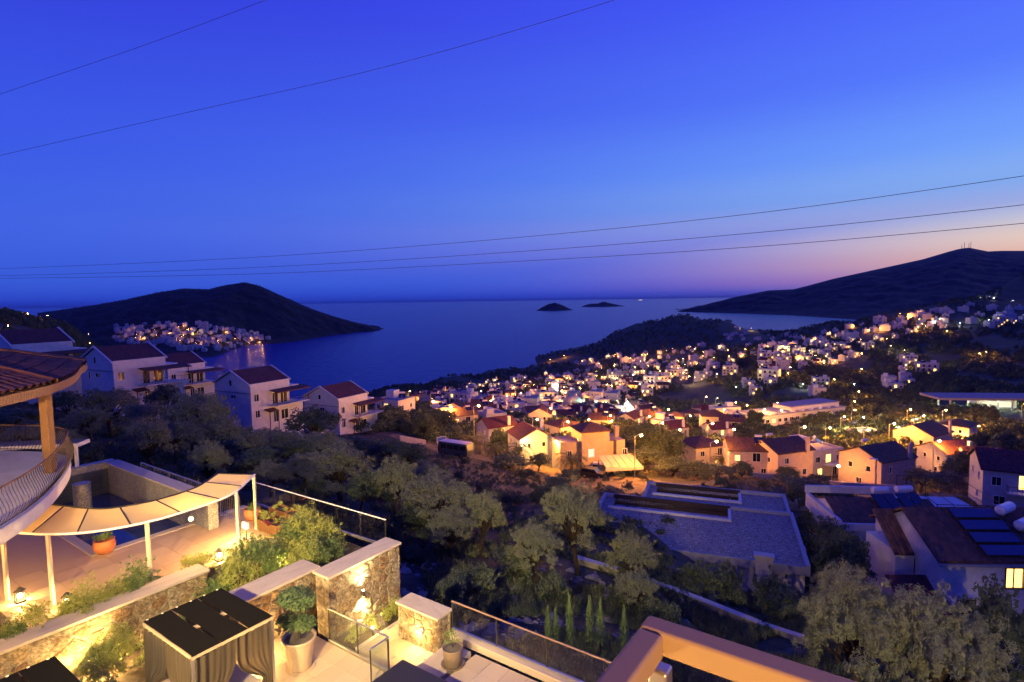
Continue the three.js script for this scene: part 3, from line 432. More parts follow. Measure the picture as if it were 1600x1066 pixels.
// the row of three-storey houses on the left
const rowLabels = ['house half hidden by the tiled balcony roof, white parapet and maroon roof', 'pale turquoise-lit house with maroon roof and covered balcony above the olive trees', 'house behind the turquoise one, only its maroon roof and balcony showing', 'grey-blue gabled house with small entrance canopy, between turquoise house and orange building', 'smallest gabled house of the row, with a glowing garden lamp at its foot'];
{
  const W = 8.5, D = 10, h = 7.6, mk = () => {
    const g = house('gabled_house', '', 'house', { W, D, h, rise: 2.3, over: 0.12, foot: 5, roofMat: M.redroof, wins: { f: [[-3.1, 4.6, 0.95, 1.25], [-3.0, 1.6, 0.95, 1.25], [0.9, 3.5, 1.1, 2.1], [2.9, 3.5, 1.5, 2.1, 0], [1.0, 0.05, 1.0, 2.05], [3.0, 0.3, 1.6, 1.8]], l: [[-0.4, 7.3, 0.8, 1.0], [-2.4, 4.6, 0.7, 1.1], [0.2, 5.0, 1.5, 0.6], [-2.2, 1.6, 0.7, 1.1]], r: [[0, 4.6, 1, 1.2]] } });
    part('cornice', new GB().box(-W / 2 - 0.14, h - 1.5, D / 2 + 0.002, W / 2, h + 0.25, D / 2 + 0.16).geo(), M.white, g);
    part('gable_band', new GB().box(-W / 2 - 0.1, h - 1.55, -D / 2, -W / 2 - 0.003, h - 1.4, D / 2 + 0.15).geo(), M.grey, g);
    for (const s of [-1, 1]) { const verge = new GB(); for (const q of [-1, 1]) verge.hexa([[s * (W / 2 + 0.26) - 0.12, h - 0.05, q * (D / 2 + 0.16)], [s * (W / 2 + 0.26) + 0.12, h - 0.05, q * (D / 2 + 0.16)], [s * (W / 2 + 0.26) + 0.12, h + 2.42, 0], [s * (W / 2 + 0.26) - 0.12, h + 2.42, 0], [s * (W / 2 + 0.26) - 0.12, h + 0.2, q * (D / 2 + 0.16)], [s * (W / 2 + 0.26) + 0.12, h + 0.2, q * (D / 2 + 0.16)], [s * (W / 2 + 0.26) + 0.12, h + 2.68, 0], [s * (W / 2 + 0.26) - 0.12, h + 2.68, 0]]); part('verge', verge.geo(), M.white, g); }
    balcony(g, -0.2, W / 2 + 3.2, 3.4, D / 2, 1.9, true);
    part('terrace_wall', new GB().box(W / 2 + 0.01, -5, -D / 2 + 1, W / 2 + 3.2, 3.18, D / 2).geo(), M.white, g);
    part('terrace_parapet', new GB().box(W / 2 + 0.01, 5.9, -D / 2 + 1, W / 2 + 2.2, 6.5, D / 2 + 0.1).geo(), M.white, g);
    part('entrance_canopy', new GB().hexa([[-1.6, 2.35, D / 2 + 1.5], [0.5, 2.35, D / 2 + 1.5], [0.5, 2.7, D / 2 + 0.01], [-1.6, 2.7, D / 2 + 0.01], [-1.6, 2.48, D / 2 + 1.5], [0.5, 2.48, D / 2 + 1.5], [0.5, 2.85, D / 2 + 0.01], [-1.6, 2.85, D / 2 + 0.01]]).geo(), M.redroof, g);
    for (const x of [-1.5, 0.4]) part('canopy_post', new GB().box(x - 0.05, -4, D / 2 + 1.35, x + 0.05, 2.38, D / 2 + 1.45).geo(), M.darkwood, g);
    part('garden_wall', new GB().box(-W / 2 - 4.5, -5, D / 2 - 3, -W / 2 - 0.2, 1.3, D / 2 - 2.7).box(-W / 2 - 4.5, -5, D / 2 - 6, -W / 2 - 4.2, 1.3, D / 2 - 3.01).geo(), M.white, g);
    return g;
  };
  const proto = mk(), turn = 62.7 * Math.PI / 180, spots = [[19, 541, 92], [176, 567, 92], [262, 574, 122], [391, 603, 100], [529, 625, 115]];
  spots.forEach(([px, py, d], i) => {
    const e = atD(px, py, d), c = V(-W / 2, h, D / 2).applyAxisAngle(V(0, 1, 0), turn), pos = [e.x - c.x, e.y - c.y, e.z - c.z];
    if (i) copyOf(proto, rowLabels[i], pos, turn, 0, 'row of gabled houses above the bay'); else { proto.position.set(...pos); proto.rotation.y = turn; proto.userData.label = rowLabels[0]; proto.userData.group = 'row of gabled houses above the bay'; }
  });
}
// house kinds of the town
const kinds = {
  gable: house('town_house', '', 'house', { wall: M.town, W: 9, D: 8, h: 5.8, rise: 2, wins: { f: [[-3, 3.6, 1, 1.2], [0, 3.4, 1.2, 1.9, 1], [3, 3.6, 1, 1.2], [-2.6, 0.9, 1.2, 1.2], [1.8, 0.1, 1.1, 2.1]], l: [[-1.8, 3.7, 0.8, 1], [1.8, 3.7, 0.8, 1], [1.2, 0.9, 0.8, 1]], r: [[0, 6.2, 0.7, 0.8], [-1.8, 3.7, 0.8, 1], [1.8, 1, 0.9, 1.1]], b: [[-2, 3.6, 1, 1.2], [2, 3.6, 1, 1.2], [0, 0.9, 1.4, 1.2]] } }),
  gablePink: house('town_house', '', 'house', { W: 9.5, D: 8.5, h: 6, rise: 1.9, wall: M.pink, roofMat: M.brownroof, wins: { f: [[-3, 3.7, 1, 1.2, 1], [1, 3.6, 1.6, 1.9], [-2, 0.9, 1, 1.2], [2.5, 0.9, 1, 1.2]], l: [[-2, 3.7, 0.8, 1], [1.5, 1, 0.8, 1]], r: [[1.8, 3.7, 0.8, 1], [-1.8, 3.7, 0.8, 1], [0, 1, 1, 1]], b: [[-2.4, 3.7, 1, 1.2], [2.4, 0.9, 1, 1.2]] } }),
  hip: house('villa', '', 'house', { W: 9, D: 8.6, h: 6, roof: 'hip', rise: 1.7, wall: M.cream, roofMat: M.brownroof, wins: { f: [[-2.6, 3.7, 1.1, 1.2], [2.4, 3.5, 1.3, 1.8], [-2.4, 0.8, 1.1, 1.3], [1.6, 0.1, 1.1, 2.1, 1]], l: [[-2, 3.8, 0.8, 1], [2, 1, 0.8, 1]], r: [[-2, 3.8, 0.8, 1], [2, 3.8, 0.8, 1]], b: [[0, 3.8, 1.2, 1.2]] } }),
  flat: house('flat_roofed_house', '', 'house', { wall: M.town, W: 9, D: 8, h: 6, roof: 'flat', wins: { f: [[-3, 3.6, 1.2, 1.3], [0, 3.4, 1.5, 1.9, 1], [3, 3.6, 1.2, 1.3], [-2.4, 0.7, 1.3, 1.4, 1], [2, 0.1, 1.2, 2.1]], l: [[-2, 3.7, 0.9, 1.1], [2, 0.9, 0.9, 1.1]], r: [[-2, 3.7, 0.9, 1.1], [2, 3.7, 0.9, 1.1], [0, 0.9, 1.4, 1.1]], b: [[-2, 3.6, 1, 1.1], [2, 0.9, 1, 1.1]] } }),
  block: house('apartment_block', '', 'apartment block', { wall: M.town, W: 15, D: 9, h: 9, roof: 'flat', wins: { f: [-5.4, -1.8, 1.8, 5.4].flatMap((x, i) => [0.4, 3.3, 6.3].map((y, j) => [x, y, 1.6, 1.9, (i * 3 + j * 5) % 4 === 2 ? 1 : 0])), l: [[-2, 6.6, 0.9, 1.1], [2, 3.6, 0.9, 1.1], [0, 0.8, 0.9, 1.1]], r: [[-2, 6.6, 0.9, 1.1], [2, 3.6, 0.9, 1.1]], b: [-5, 0, 5].flatMap(x => [0.8, 3.8, 6.7].map(y => [x, y, 1, 1.1])) } }),
  low: house('bungalow', '', 'house', { W: 8, D: 7, h: 3.1, roof: 'flat', wall: M.cream, wins: { f: [[-2.2, 0.8, 1.3, 1.3, 1], [1, 0.1, 1, 2.1], [3, 0.9, 0.9, 1.1]], l: [[0, 0.9, 1, 1.1]], r: [[0, 0.9, 1, 1.1]], b: [[0, 0.9, 1.2, 1.1]] } }),
};
balcony(kinds.gable, -2, 2.4, 3.0, 4, 1.3, false); balcony(kinds.flat, -1.6, 4.4, 3.1, 4, 1.4, false); heater(kinds.gablePink, 2, 7.2, 1.9, 0.0, 2); heater(kinds.flat, 2, 6.4, -1, 0.6, 2); heater(kinds.block, -3, 9.4, 0, 0.4, 3);
part('chimney', new GB().box(1.6, 6, 3.6, 2.4, 8.6, 4.3).geo(), M.white, kinds.gable); part('chimney', new GB().box(-3.4, 5.5, -4.6, -2.5, 8.9, -4.26).geo(), M.pink, kinds.gablePink);
part('stair_tower', new GB().box(-4.2, 6.01, -3.6, -1.2, 8.4, -0.8).geo(), M.white, kinds.flat);
for (const y of [3.0, 6.0]) balcony(kinds.block, -7.2, 7.2, y, 4.5, 1.3, false);
part('stair_tower', new GB().box(2, 9.01, -3.5, 5.5, 11.4, -0.5).geo(), M.white, kinds.block);
const kindText = { gable: 'white two-storey house with red gable roof and balcony', gablePink: 'pinkish house with brown gable roof and solar heater', hip: 'cream villa with brown hipped roof', flat: 'white flat-roofed house with balcony and stair tower', block: 'white three-storey apartment block with long balconies', low: 'small cream single-storey house with flat roof' };
const placed = [], first = {};
function putHouse(k, pos, turn, scale, label, group) {
  const p = kinds[k]; placed.push([pos[0], pos[2], 6 * scale + (k === 'block' ? 3 : 0)]);
  if (!first[k]) { first[k] = true; p.position.set(...pos); p.rotation.y = turn; p.scale.setScalar(scale); p.userData.label = label; if (group) p.userData.group = group; return p; }
  return copyOf(p, label, pos, turn, scale, group);
}
const dry = (p) => p.y > SEA + 2.5;
// nearer houses, one by one: kind, base picture point, turn, size, label
for (const [k, px, py, turn, s, label] of [
  ['gable', 828, 716, 1.9, 1.02, 'white gabled house beside the palms, plain gable towards the bus road'], ['gable', 776, 694, 0.5, 1.0, 'white gabled house directly behind the tall twin street lamp'], ['gablePink', 722, 672, 0.4, 0.95, 'salmon gabled house at the bend of the dirt road behind the bus'],
  ['hip', 1095, 728, 0.3, 0.95, 'orange-lit hipped villa with a round antenna dish beside the palms'], ['gablePink', 1168, 738, -0.2, 0.95, 'pinkish house with solar panel, beside the chimney house'], ['gablePink', 1218, 742, -2.8, 1.0, 'peach gabled house with a tall chimney on its end wall'],
  ['flat', 1272, 738, 0.3, 0.95, 'blue-shaded flat house between peach chimney house and stair garden'], ['gablePink', 1368, 758, -2.75, 1.05, 'mauve gabled house standing behind the tall lamp pole'], ['gable', 1478, 738, 0.2, 0.95, 'white house with solar panels and bay, below the salmon house'], ['gablePink', 1440, 712, -2.6, 1.15, 'long salmon gabled house with several roof panels'],
  ['gable', 1530, 742, -0.3, 0.8, 'small white house with roof terrace next to big dark tree'], ['hip', 1495, 690, -2.5, 1.0, 'orange-lit house facing the petrol station road'], ['low', 1352, 690, 0.2, 1.1, 'small salmon house beside the sandy parking ground'], ['gable', 1585, 790, -0.5, 1.0, 'white gabled house at the edge of the dark tree, brown roof'],
  ['block', 1132, 660, 0.12, 0.85, 'pink-lit apartment block with rows of windows above the sandy road'], ['flat', 618, 655, -0.5, 1.15, 'orange-lit flat house at the end of the gabled row'], ['flat', 690, 655, 0.3, 0.9, 'grey flat-roofed house with vertical piers behind the salmon house'], ['hip', 460, 642, 0.5, 1.2, 'house with glowing orange roof behind the gabled row'],
  ['hip', 880, 690, 0.6, 1.0, 'brown-roofed house uphill of the tan villa'], ['gable', 985, 672, 0.9, 1.0, 'long red-roofed house near the orange street lamp'], ['gablePink', 940, 676, -0.3, 1.0, 'orange-roofed house directly behind the tan villa'], ['gable', 1050, 690, 0.4, 0.95, 'white house behind the dark trees by the villa'], ['gablePink', 1010, 655, 0.2, 1.0, 'cream house with lit front under the orange street lamp'], ['gable', 1120, 690, 0.2, 0.9, 'house with steep white gable left of the parking ground'],
]) { const p = hit(px, py); putHouse(k, [p.x, H(p.x, p.z) + 0.1, p.z], turn, s * 0.84, label); }
// the tan villa with a hipped tower beside the car port
{
  const p = hit(930, 736), o = house('villa', 'tan modern villa with hipped tower and flat side wings beside the car port', 'house', { W: 5.5, D: 5.5, h: 7.4, roof: 'hip', rise: 1.3, wall: M.tan, roofMat: M.brownroof, wins: { f: [[-0.9, 2.6, 1.1, 1.5, 2]], r: [[0, 4.6, 0.9, 1.1]], l: [[0, 4.6, 0.9, 1.1]] } });
  o.position.set(p.x - 0.5, H(p.x, p.z), p.z - 3); o.rotation.y = 0.25; placed.push([p.x, p.z - 3, 9]);
  part('side_wing', new GB().box(2.76, -4, -3.6, 6.2, 5.2, 2.2).box(3.8, -4, 2.21, 5.4, 5.6, 3.6).geo(), M.tan, o); part('side_wing', new GB().box(-6.6, -4, -3.4, -2.76, 5.4, 1.6).geo(), M.tan, o);
  part('chimney', new GB().box(5.3, 5.21, -1, 6.1, 7.4, -0.2).geo(), M.tan, o);
  windowPart(o, 0.8, 1, tf(5.0, 2.9, 3.75), M.glassdark); windowPart(o, 0.8, 1.2, tf(-5.2, 2.6, 1.75), M.glassdark);
}
// random fill of the town by districts (picture polygons give only directions; the hillside gives the distance)
const inside = (x, y, q) => { let c = false; for (let i = 0, j = q.length - 1; i < q.length; j = i++) if ((q[i][1] > y) !== (q[j][1] > y) && x < (q[j][0] - q[i][0]) * (y - q[i][1]) / (q[j][1] - q[i][1]) + q[i][0]) c = !c; return c; };
const cands = [];
function district(poly, n, mix, gap) {
  const xs = poly.map(p => p[0]), ys = poly.map(p => p[1]); let tries = 0, got = 0;
  while (got < n && tries++ < n * 40) {
    const px = rr(Math.min(...xs), Math.max(...xs)), py = rr(Math.min(...ys), Math.max(...ys)); if (!inside(px, py, poly)) continue;
    const p = hit(px, py, 100); if (!dry(p) || p.z > -125) continue; if (placed.some(q => Math.hypot(q[0] - p.x, q[1] - p.z) < q[2] + gap)) continue;
    const k = pick(mix); placed.push([p.x, p.z, 6]); cands.push([k, p, -p.z]); got++;
  }
}
district([[640, 622], [720, 606], [850, 586], [930, 572], [1010, 560], [1060, 575], [1040, 612], [960, 640], [860, 650], [760, 650], [680, 645]], 190, ['flat', 'gable', 'flat', 'hip', 'gablePink', 'low', 'block'], 4);
district([[860, 575], [930, 560], [1060, 545], [1180, 540], [1250, 545], [1180, 585], [1060, 600], [960, 575]], 80, ['flat', 'flat', 'block', 'low', 'gable'], 5);
district([[1180, 545], [1290, 520], [1380, 500], [1470, 488], [1500, 500], [1400, 530], [1310, 570], [1200, 585]], 95, ['flat', 'flat', 'block', 'gable', 'low'], 6);
district([[1440, 492], [1500, 478], [1600, 480], [1600, 512], [1500, 515], [1440, 510]], 26, ['block', 'flat', 'block', 'flat'], 6);
district([[1118, 506], [1200, 522], [1300, 518], [1200, 542], [1130, 530]], 24, ['flat', 'low', 'flat'], 5);
district([[690, 652], [860, 652], [1000, 648], [1150, 655], [1150, 690], [1000, 680], [880, 672], [760, 680]], 34, ['gable', 'hip', 'gablePink', 'flat', 'low'], 4.5);
district([[1380, 575], [1440, 565], [1480, 600], [1400, 618], [1370, 605]], 8, ['block', 'flat'], 5);
district([[1180, 590], [1300, 600], [1300, 625], [1160, 620]], 6, ['block', 'flat'], 5);
cands.sort((a, b) => a[2] - b[2]);
const rest = new GB(), restRoof = new GB();
cands.forEach(([k, p, d], i) => {
  const turn = rr(-0.5, 0.5) + pick([0, 0, 1.57, -0.4]), s = rr(0.72, 1.02), pos = [p.x, H(p.x, p.z) + 0.2, p.z];
  if (i < 285) { placed.pop(); putHouse(k, pos, turn, s, kindText[k] + (d < 260 ? ' near by' : d < 600 ? ' in mid town' : ' far down in town'), k + ' houses ' + (d < 260 ? 'near' : d < 600 ? 'in mid town' : 'in the far town')); }
  else simpleHouse(pos, turn, s, k);
});
function simpleHouse([x, y, z], turn, s, k) { const w = (k === 'block' ? 7 : 4.3) * s, dd = 4 * s, h = (k === 'block' ? 9 : k === 'low' ? 3.2 : 6) * s, m = tf(x, y, z, turn); const b = new THREE.BoxGeometry(2 * w, h + 6, 2 * dd); b.translate(0, h / 2 - 3, 0); rest.add(b, m); const f = new THREE.BoxGeometry(w * 0.6, 2.2, dd * 0.7); f.translate(w * 0.3, h + 1.1, 0); rest.add(f, m); }
// the village on the headland across the bay: too far to tell parts
for (let i = 0, n = 0; n < 240 && i < 6000; i++) { const px = rr(178, 420), py = rr(500, 556), c = 528 + (px - 290) * 0.05; if (Math.abs(py - c) > 24 - Math.abs(px - 300) * 0.09) continue; const u = (px - 800) / FP; let d = 1500, r = ray(px, py); for (; d < 2700; d += 8) { const q = r.clone().multiplyScalar(d / -r.z); if (q.y < penin(q.x / d, d)) break; } if (d >= 2690) continue; const q = r.clone().multiplyScalar(d / -r.z), y = penin(q.x / d, d); if (y < SEA + 4) continue; simpleHouse([q.x, y, q.z], rr(-0.6, 0.6), rr(0.9, 1.5), pick(['flat', 'low', 'flat', 'block'])); n++; }
{ const m = part('distant_houses', rest.geo(), M.town, scene); m.userData = { kind: 'stuff', label: 'white houses of the village across the bay and farthest town quarters', category: 'houses' }; }
// ---------------------------------------------------------------- street lamps: pole, arm, head, bulb, and the light the bulb gives
const lampGeo = { pole: new GB().rod([0, -1, 0], [0, 7.4, 0], 0.09, 0.06, 8).geo(0.8), arm: new GB().rod([0, 7.35, 0], [0.9, 7.75, 0], 0.045, 0.035, 6).cbox(1.1, 7.76, 0, 0.6, 0.1, 0.22).geo(), bulb: new THREE.SphereGeometry(0.2, 12, 8) };
function lampSpot(px, py, h) { const r = ray(px, py); for (let d = 60; d < 2400; d *= 1.006) { const q = r.clone().multiplyScalar(d / -r.z); if (q.y - h < H(q.x, q.z)) return q; } return null; }
const LAMP_TONE = { o: [lin(1, 0.35, 0.045), M.bulbO, 'sodium-orange'], w: [lin(0.95, 1, 0.85), M.bulbW, 'cold-white'], y: [lin(1, 0.62, 0.2), M.bulbY, 'yellow'] };
function streetLamp(q, tone, I, label, group, pole = true) {
  const [c, bm] = LAMP_TONE[tone], y = H(q.x, q.z), k = Math.max(0.4, (q.y - y) / 7.6), o = thing('street_lamp', label, 'street lamp', [q.x, q.y - 7.6 * k, q.z], 0, group);
  if (pole) { part('pole', lampGeo.pole, M.steel, o).scale.y = k; const a = part('arm', lampGeo.arm, M.steel, o); a.position.y = 7.6 * (k - 1); }
  const b = part('bulb', lampGeo.bulb, bm, o); b.position.set(pole ? 1.1 : 0, 7.6 * k - 0.06, 0); b.castShadow = false;
  const l = new THREE.PointLight(c, I * (-q.z < 350 ? 2 : 1.2), 0, 2); l.position.copy(b.position); l.castShadow = true; l.shadow.radius = 8; l.name = 'lamp_light'; o.add(l); return o;
}
const NAMED = [[1040, 640, 'o', 900, 'bright orange street lamp above the long red-roofed house'], [1418, 640, 'o', 1100, 'bright orange street lamp beside the palm at the parking ground'], [929, 627, 'w', 700, 'cold white floodlight next to the green-lit minaret'], [977, 628, 'w', 700, 'cold white floodlight in the middle of town, right of the minaret'], [1314, 651, 'y', 900, 'pale yellow lamp over the parked vehicles'], [1597, 631, 'o', 700, 'orange lamp on the dark slope above the petrol station'],
  [740, 634, 'o', 380, 'tall orange lamp over the white houses by the palms', 117], [1110, 690, 'o', 150, 'lamp post beside the orange-lit hipped villa', 99], [860, 690, 'o', 480, 'lamp post on the dirt road beside the palms and white house', 104], [1300, 728, 'o', 60, 'lamp post on the road before the mauve gabled house', 92], [1506, 689, 'o', 420, 'low orange lamp beside the salmon house', 150], [1524, 666, 'o', 420, 'lamp on a tall pole between petrol station and houses', 160], [1217, 641, 'o', 420, 'orange lamp at the corner of the long white hall'], [1390, 662, 'o', 420, 'slim lamp post at the edge of the parking ground'], [1249, 667, 'o', 420, 'lamp post in front of the dark hedge below the long hall'], [1106, 662, 'o', 420, 'lamp post in front of the pink apartment block'], [992, 680, 'o', 900, 'tall lamp post beside the car port', 93], [855, 638, 'o', 300, 'orange lamp left of the mosque dome'], [1127, 640, 'o', 260, 'lamp on the wall of the pink apartment block']];
for (const [px, py, t, I, label, d] of NAMED) { const q = d ? atD(px, py, d) : lampSpot(px, py, 7.6); if (q) streetLamp(q, t, I, label); }
// the lamp pole near the big white house: its head is dark from here
{ const b = below(1370, 62), o = thing('street_lamp', 'tall bare lamp pole with a flat head behind the white house', 'street lamp', b, 2.6); const t = atD(1372, 718, 62); part('pole', new GB().rod([0, -1, 0], [0, t.y - b[1], 0], 0.1, 0.08, 8).geo(0.8), M.steel, o); part('lamp_head', new GB().cbox(0.25, t.y - b[1] + 0.03, 0, 0.8, 0.1, 0.25).geo(), M.whitemetal, o); }
const ORANGE = [[700, 636], [765, 627], [671, 626], [640, 612], [813, 614], [842, 622], [870, 596], [896, 632], [915, 655], [1003, 612], [1010, 650], [1055, 672], [1072, 578], [1065, 560], [1085, 590], [1120, 585], [1160, 590], [1185, 576], [1205, 578], [1230, 582], [1245, 562], [1232, 575], [1300, 592], [1340, 612], [1332, 628], [1277, 629], [1265, 547], [1276, 561], [1345, 531], [1373, 514], [1408, 490], [1418, 495], [1436, 498], [1443, 499], [1446, 510], [1479, 517], [1412, 547], [1390, 541], [1344, 577], [1290, 556], [1415, 570], [1450, 568], [1540, 550], [1527, 552], [1330, 640], [1295, 633], [1475, 640], [1290, 520], [1050, 545], [1165, 545], [1175, 512], [1225, 545], [860, 600], [820, 604], [930, 580], [960, 570], [985, 560], [1010, 553], [1040, 548], [1100, 550], [1140, 556], [880, 614], [945, 600], [780, 600], [750, 612], [720, 618], [1020, 590], [905, 606], [860, 562], [880, 556], [1190, 640], [1165, 634], [1120, 622], [1100, 620], [1148, 628], [1210, 630], [950, 650], [880, 660], [830, 655], [1075, 650], [1030, 660], [1140, 672], [1290, 668], [1350, 672], [1440, 650], [1460, 690]];
ORANGE.forEach(([px, py]) => { const q = lampSpot(px + rr(-2, 2), py + rr(-1, 1), 6.5); if (!q || q.y < SEA + 5) return; const d = -q.z; streetLamp(q, d > 300 && rnd() < 0.18 ? 'y' : 'o', d < 350 ? 380 : d < 700 ? 800 : 1400, d < 350 ? 'orange street lamp between the nearer town houses' : 'small orange street lamp among the distant town houses', d < 350 ? 'street lamps in the nearer town' : 'street lamps in the distant town', d < 900); });
for (const [px, py] of [[905, 640], [870, 610], [890, 608], [862, 612], [1000, 600], [990, 586], [1070, 570], [1150, 605], [1255, 600], [1335, 600], [1465, 502], [1500, 505], [1520, 500], [1545, 500], [1560, 508], [1350, 652], [1432, 655], [1405, 668]]) { const q = lampSpot(px, py, 4); if (q) streetLamp(q, 'w', -q.z < 400 ? 160 : 500, 'small cold-white lamp among the town houses', 'white lamps in the town', false); }
// lamps on and beside house fronts
placed.filter((q, i) => i % 2 === 0 && q[1] < -110).slice(0, 165).forEach(([x, z, r]) => { const k = rr(-0.6, 0.6), X = x + Math.sin(k) * r * 1.25, Z = z + Math.cos(k) * r * 1.25, d = -z; if (H(X, Z) < SEA + 3) return; const q = V(X, H(X, Z) + rr(3.2, 5), Z), tone = rnd() < 0.9 ? 'o' : 'y'; streetLamp(q, tone, d < 350 ? 90 : 260, d < 350 ? 'small warm lamp at a house front in the nearer town' : 'small warm lamp at a house front in the distant town', d < 350 ? 'house-front lamps near' : 'house-front lamps in the distance', false); });
// lamps of the village across the bay
for (let i = 0; i < 46; i++) { const px = rr(185, 415), py = 526 + (px - 290) * 0.05 + rr(-18, 18) * (1 - Math.abs(px - 300) / 190); let d = 1500; const r = ray(px, py); for (; d < 2700; d += 6) { const q = r.clone().multiplyScalar(d / -r.z); if (q.y - 6 < penin(q.x / d, d)) break; } if (d > 2650) continue; const q = r.clone().multiplyScalar(d / -r.z), tone = rnd() < 0.9 ? 'o' : 'y', o = thing('street_lamp', 'tiny lamp in the village on the headland across the bay', 'street lamp', [q.x, q.y, q.z], 0, 'lamps of the village across the bay'), b = part('bulb', lampGeo.bulb, LAMP_TONE[tone][1], o); b.scale.setScalar(1.2); b.castShadow = false; const l = new THREE.PointLight(LAMP_TONE[tone][0], 700, 0, 2); l.castShadow = true; l.name = 'lamp_light'; o.add(l); }
for (const [px, py, d] of [[12, 509, 260], [43, 490, 420], [13, 493, 420], [30, 491, 420], [74, 493, 900], [138, 522, 900], [140, 536, 700]]) { const q = atD(px, py, d); streetLamp(q, 'o', 300, 'lone lamp on the dark hill behind the tiled balcony roof', 'lamps on the dark hill', false); }
// mosque: dome, slim green-lit minaret; and a green-lit dome further off
{
  const p = hit(905, 650), y = H(p.x, p.z), d = -p.z, top = atD(911, 618, d).y - y, o = thing('mosque', 'mosque with a low grey dome and a slim minaret glowing green', 'mosque', [p.x, y, p.z]);
  part('wall', new GB().box(-10, -4, -8, 4, 5, 6).geo(), M.cream, o); part('dome', lathe([[0.01, 4.6], [2, 4.3], [3.8, 3.2], [4.8, 1.6], [5.1, 0], [5.1, -0.8]].reverse().map(([r, h]) => [r, h + 5.8]), 28).translate(-3, 0, -1), M.concrete, o);
  const mx = 911 - 905; part('minaret', new GB().rod([mx * d / FP, -4, 2], [mx * d / FP, top * 0.8, 2], 0.9, 0.75, 12).geo(0.8), M.white, o); part('minaret_balcony', new GB().rod([mx * d / FP, top * 0.66, 2], [mx * d / FP, top * 0.69, 2], 1.35, 1.35, 12).geo(0.8), M.white, o); part('spire', new GB().rod([mx * d / FP, top * 0.8, 2], [mx * d / FP, top, 2], 0.8, 0.05, 12).geo(0.8), M.concrete, o);
  for (const [k, yy] of [[1, top * 0.1], [-1, top * 0.72]]) { const b = part('green_lamp', new THREE.SphereGeometry(0.2, 10, 8), glow([0.1, 1, 0.45], 25), o); b.position.set(mx * d / FP + 1.6 * k, yy, 3.6); const l = new THREE.PointLight(lin(0.1, 1, 0.45), 130, 0, 2); l.position.copy(b.position); l.castShadow = true; o.add(l); }
  const q = hit(867, 616), o2 = thing('water_tower', 'small round tower lit turquoise among the distant white roofs', 'tower', [q.x, H(q.x, q.z), q.z]); part('drum', new GB().rod([0, -3, 0], [0, 9, 0], 3.4, 3.4, 16).geo(0.8), M.white, o2); part('dome', lathe([[3.6, 9], [3.2, 10.6], [2, 11.9], [0.01, 12.4]], 20), M.white, o2);
  const b = part('green_lamp', new THREE.SphereGeometry(0.22, 10, 8), glow([0.1, 0.9, 0.8], 25), o2); b.position.set(1.5, 6, 6.5); const l = new THREE.PointLight(lin(0.08, 0.9, 0.75), 260, 0, 2); l.position.copy(b.position); l.castShadow = true; o2.add(l);
}
// long white hall, petrol station canopy, car port, bus, vehicles
{
  const a = hit(1182, 668), b = hit(1312, 656), mid = a.clone().add(b).multiplyScalar(0.5), len = a.distanceTo(b), ang = Math.atan2(-(b.z - a.z), b.x - a.x), o = thing('market_hall', 'long low white hall with stepped flat roofs and a row of small windows', 'hall', [mid.x, H(mid.x, mid.z), mid.z - 4], ang);
  part('wall', new GB().box(-len / 2, -6, -7, len / 2, 4.6, 5).box(-len * 0.1, 4.601, -7, len * 0.5, 6.2, 2).geo(), M.white, o); part('roof', new GB().box(-len / 2 - 0.4, 4.61, 2.01, len / 2 + 0.4, 4.85, 5.4).box(-len / 2 - 0.4, 4.61, -7.3, -len * 0.1 - 0.01, 4.85, 2).box(-len * 0.1 - 0.2, 6.21, -7.3, len / 2 + 0.4, 6.45, 2.3).geo(), M.concrete, o);
  for (let i = 0; i < 14; i++) windowPart(o, 1.8, 1.3, tf(-len / 2 + 2 + i * (len - 5) / 13, 1.8, 5.15), i % 5 === 1 ? M.lit : M.glassdark);
  for (let i = 0; i < 9; i++) part('roof_vent', new GB().cbox(-len / 2 + 3 + i * 5, 5.1, 3.6, 1.6, 0.5, 1.2).geo(), M.white, o);
}
{
  const a = atD(1462, 662, 235), o = thing('petrol_station', 'petrol station with a wide white canopy lit cold from beneath', 'petrol station', [a.x, H(a.x, a.z), a.z], -0.12), W = 46, y = 6.2;
  part('canopy', new GB().box(0, y, -12, W, y + 0.9, 2).geo(), M.grey, o); for (const x of [6, 18, 30, 42]) for (const z of [-9, -1]) part('column', new GB().cbox(x, y / 2 - 1.5, z, 0.5, y + 2.98, 0.5).geo(), M.whitemetal, o);
  part('kiosk', new GB().box(24, -3, -18, 40, 3.6, -13).geo(), M.white, o); windowPart(o, 12, 2, tf(26, 0.8, -12.85), M.litwhite, M.whitemetal, 5); part('forecourt', new GB().box(-4, -4, -20, W + 6, 0.12, 6).geo(), M.concrete, o);
  for (const x of [12, 24, 36]) { part('pump', new GB().cbox(x, 1.0, -5, 0.8, 1.7, 0.5).geo(), M.redroof, o); const b = part('canopy_lamp', new GB().cbox(x, y - 0.03, -5, 1.0, 0.05, 0.45).geo(), glow([0.9, 1, 0.75], 12), o); const l = new THREE.PointLight(lin(0.85, 1, 0.72), 260, 0, 2); l.position.set(x, y - 0.35, -5); l.castShadow = true; o.add(l); }
}
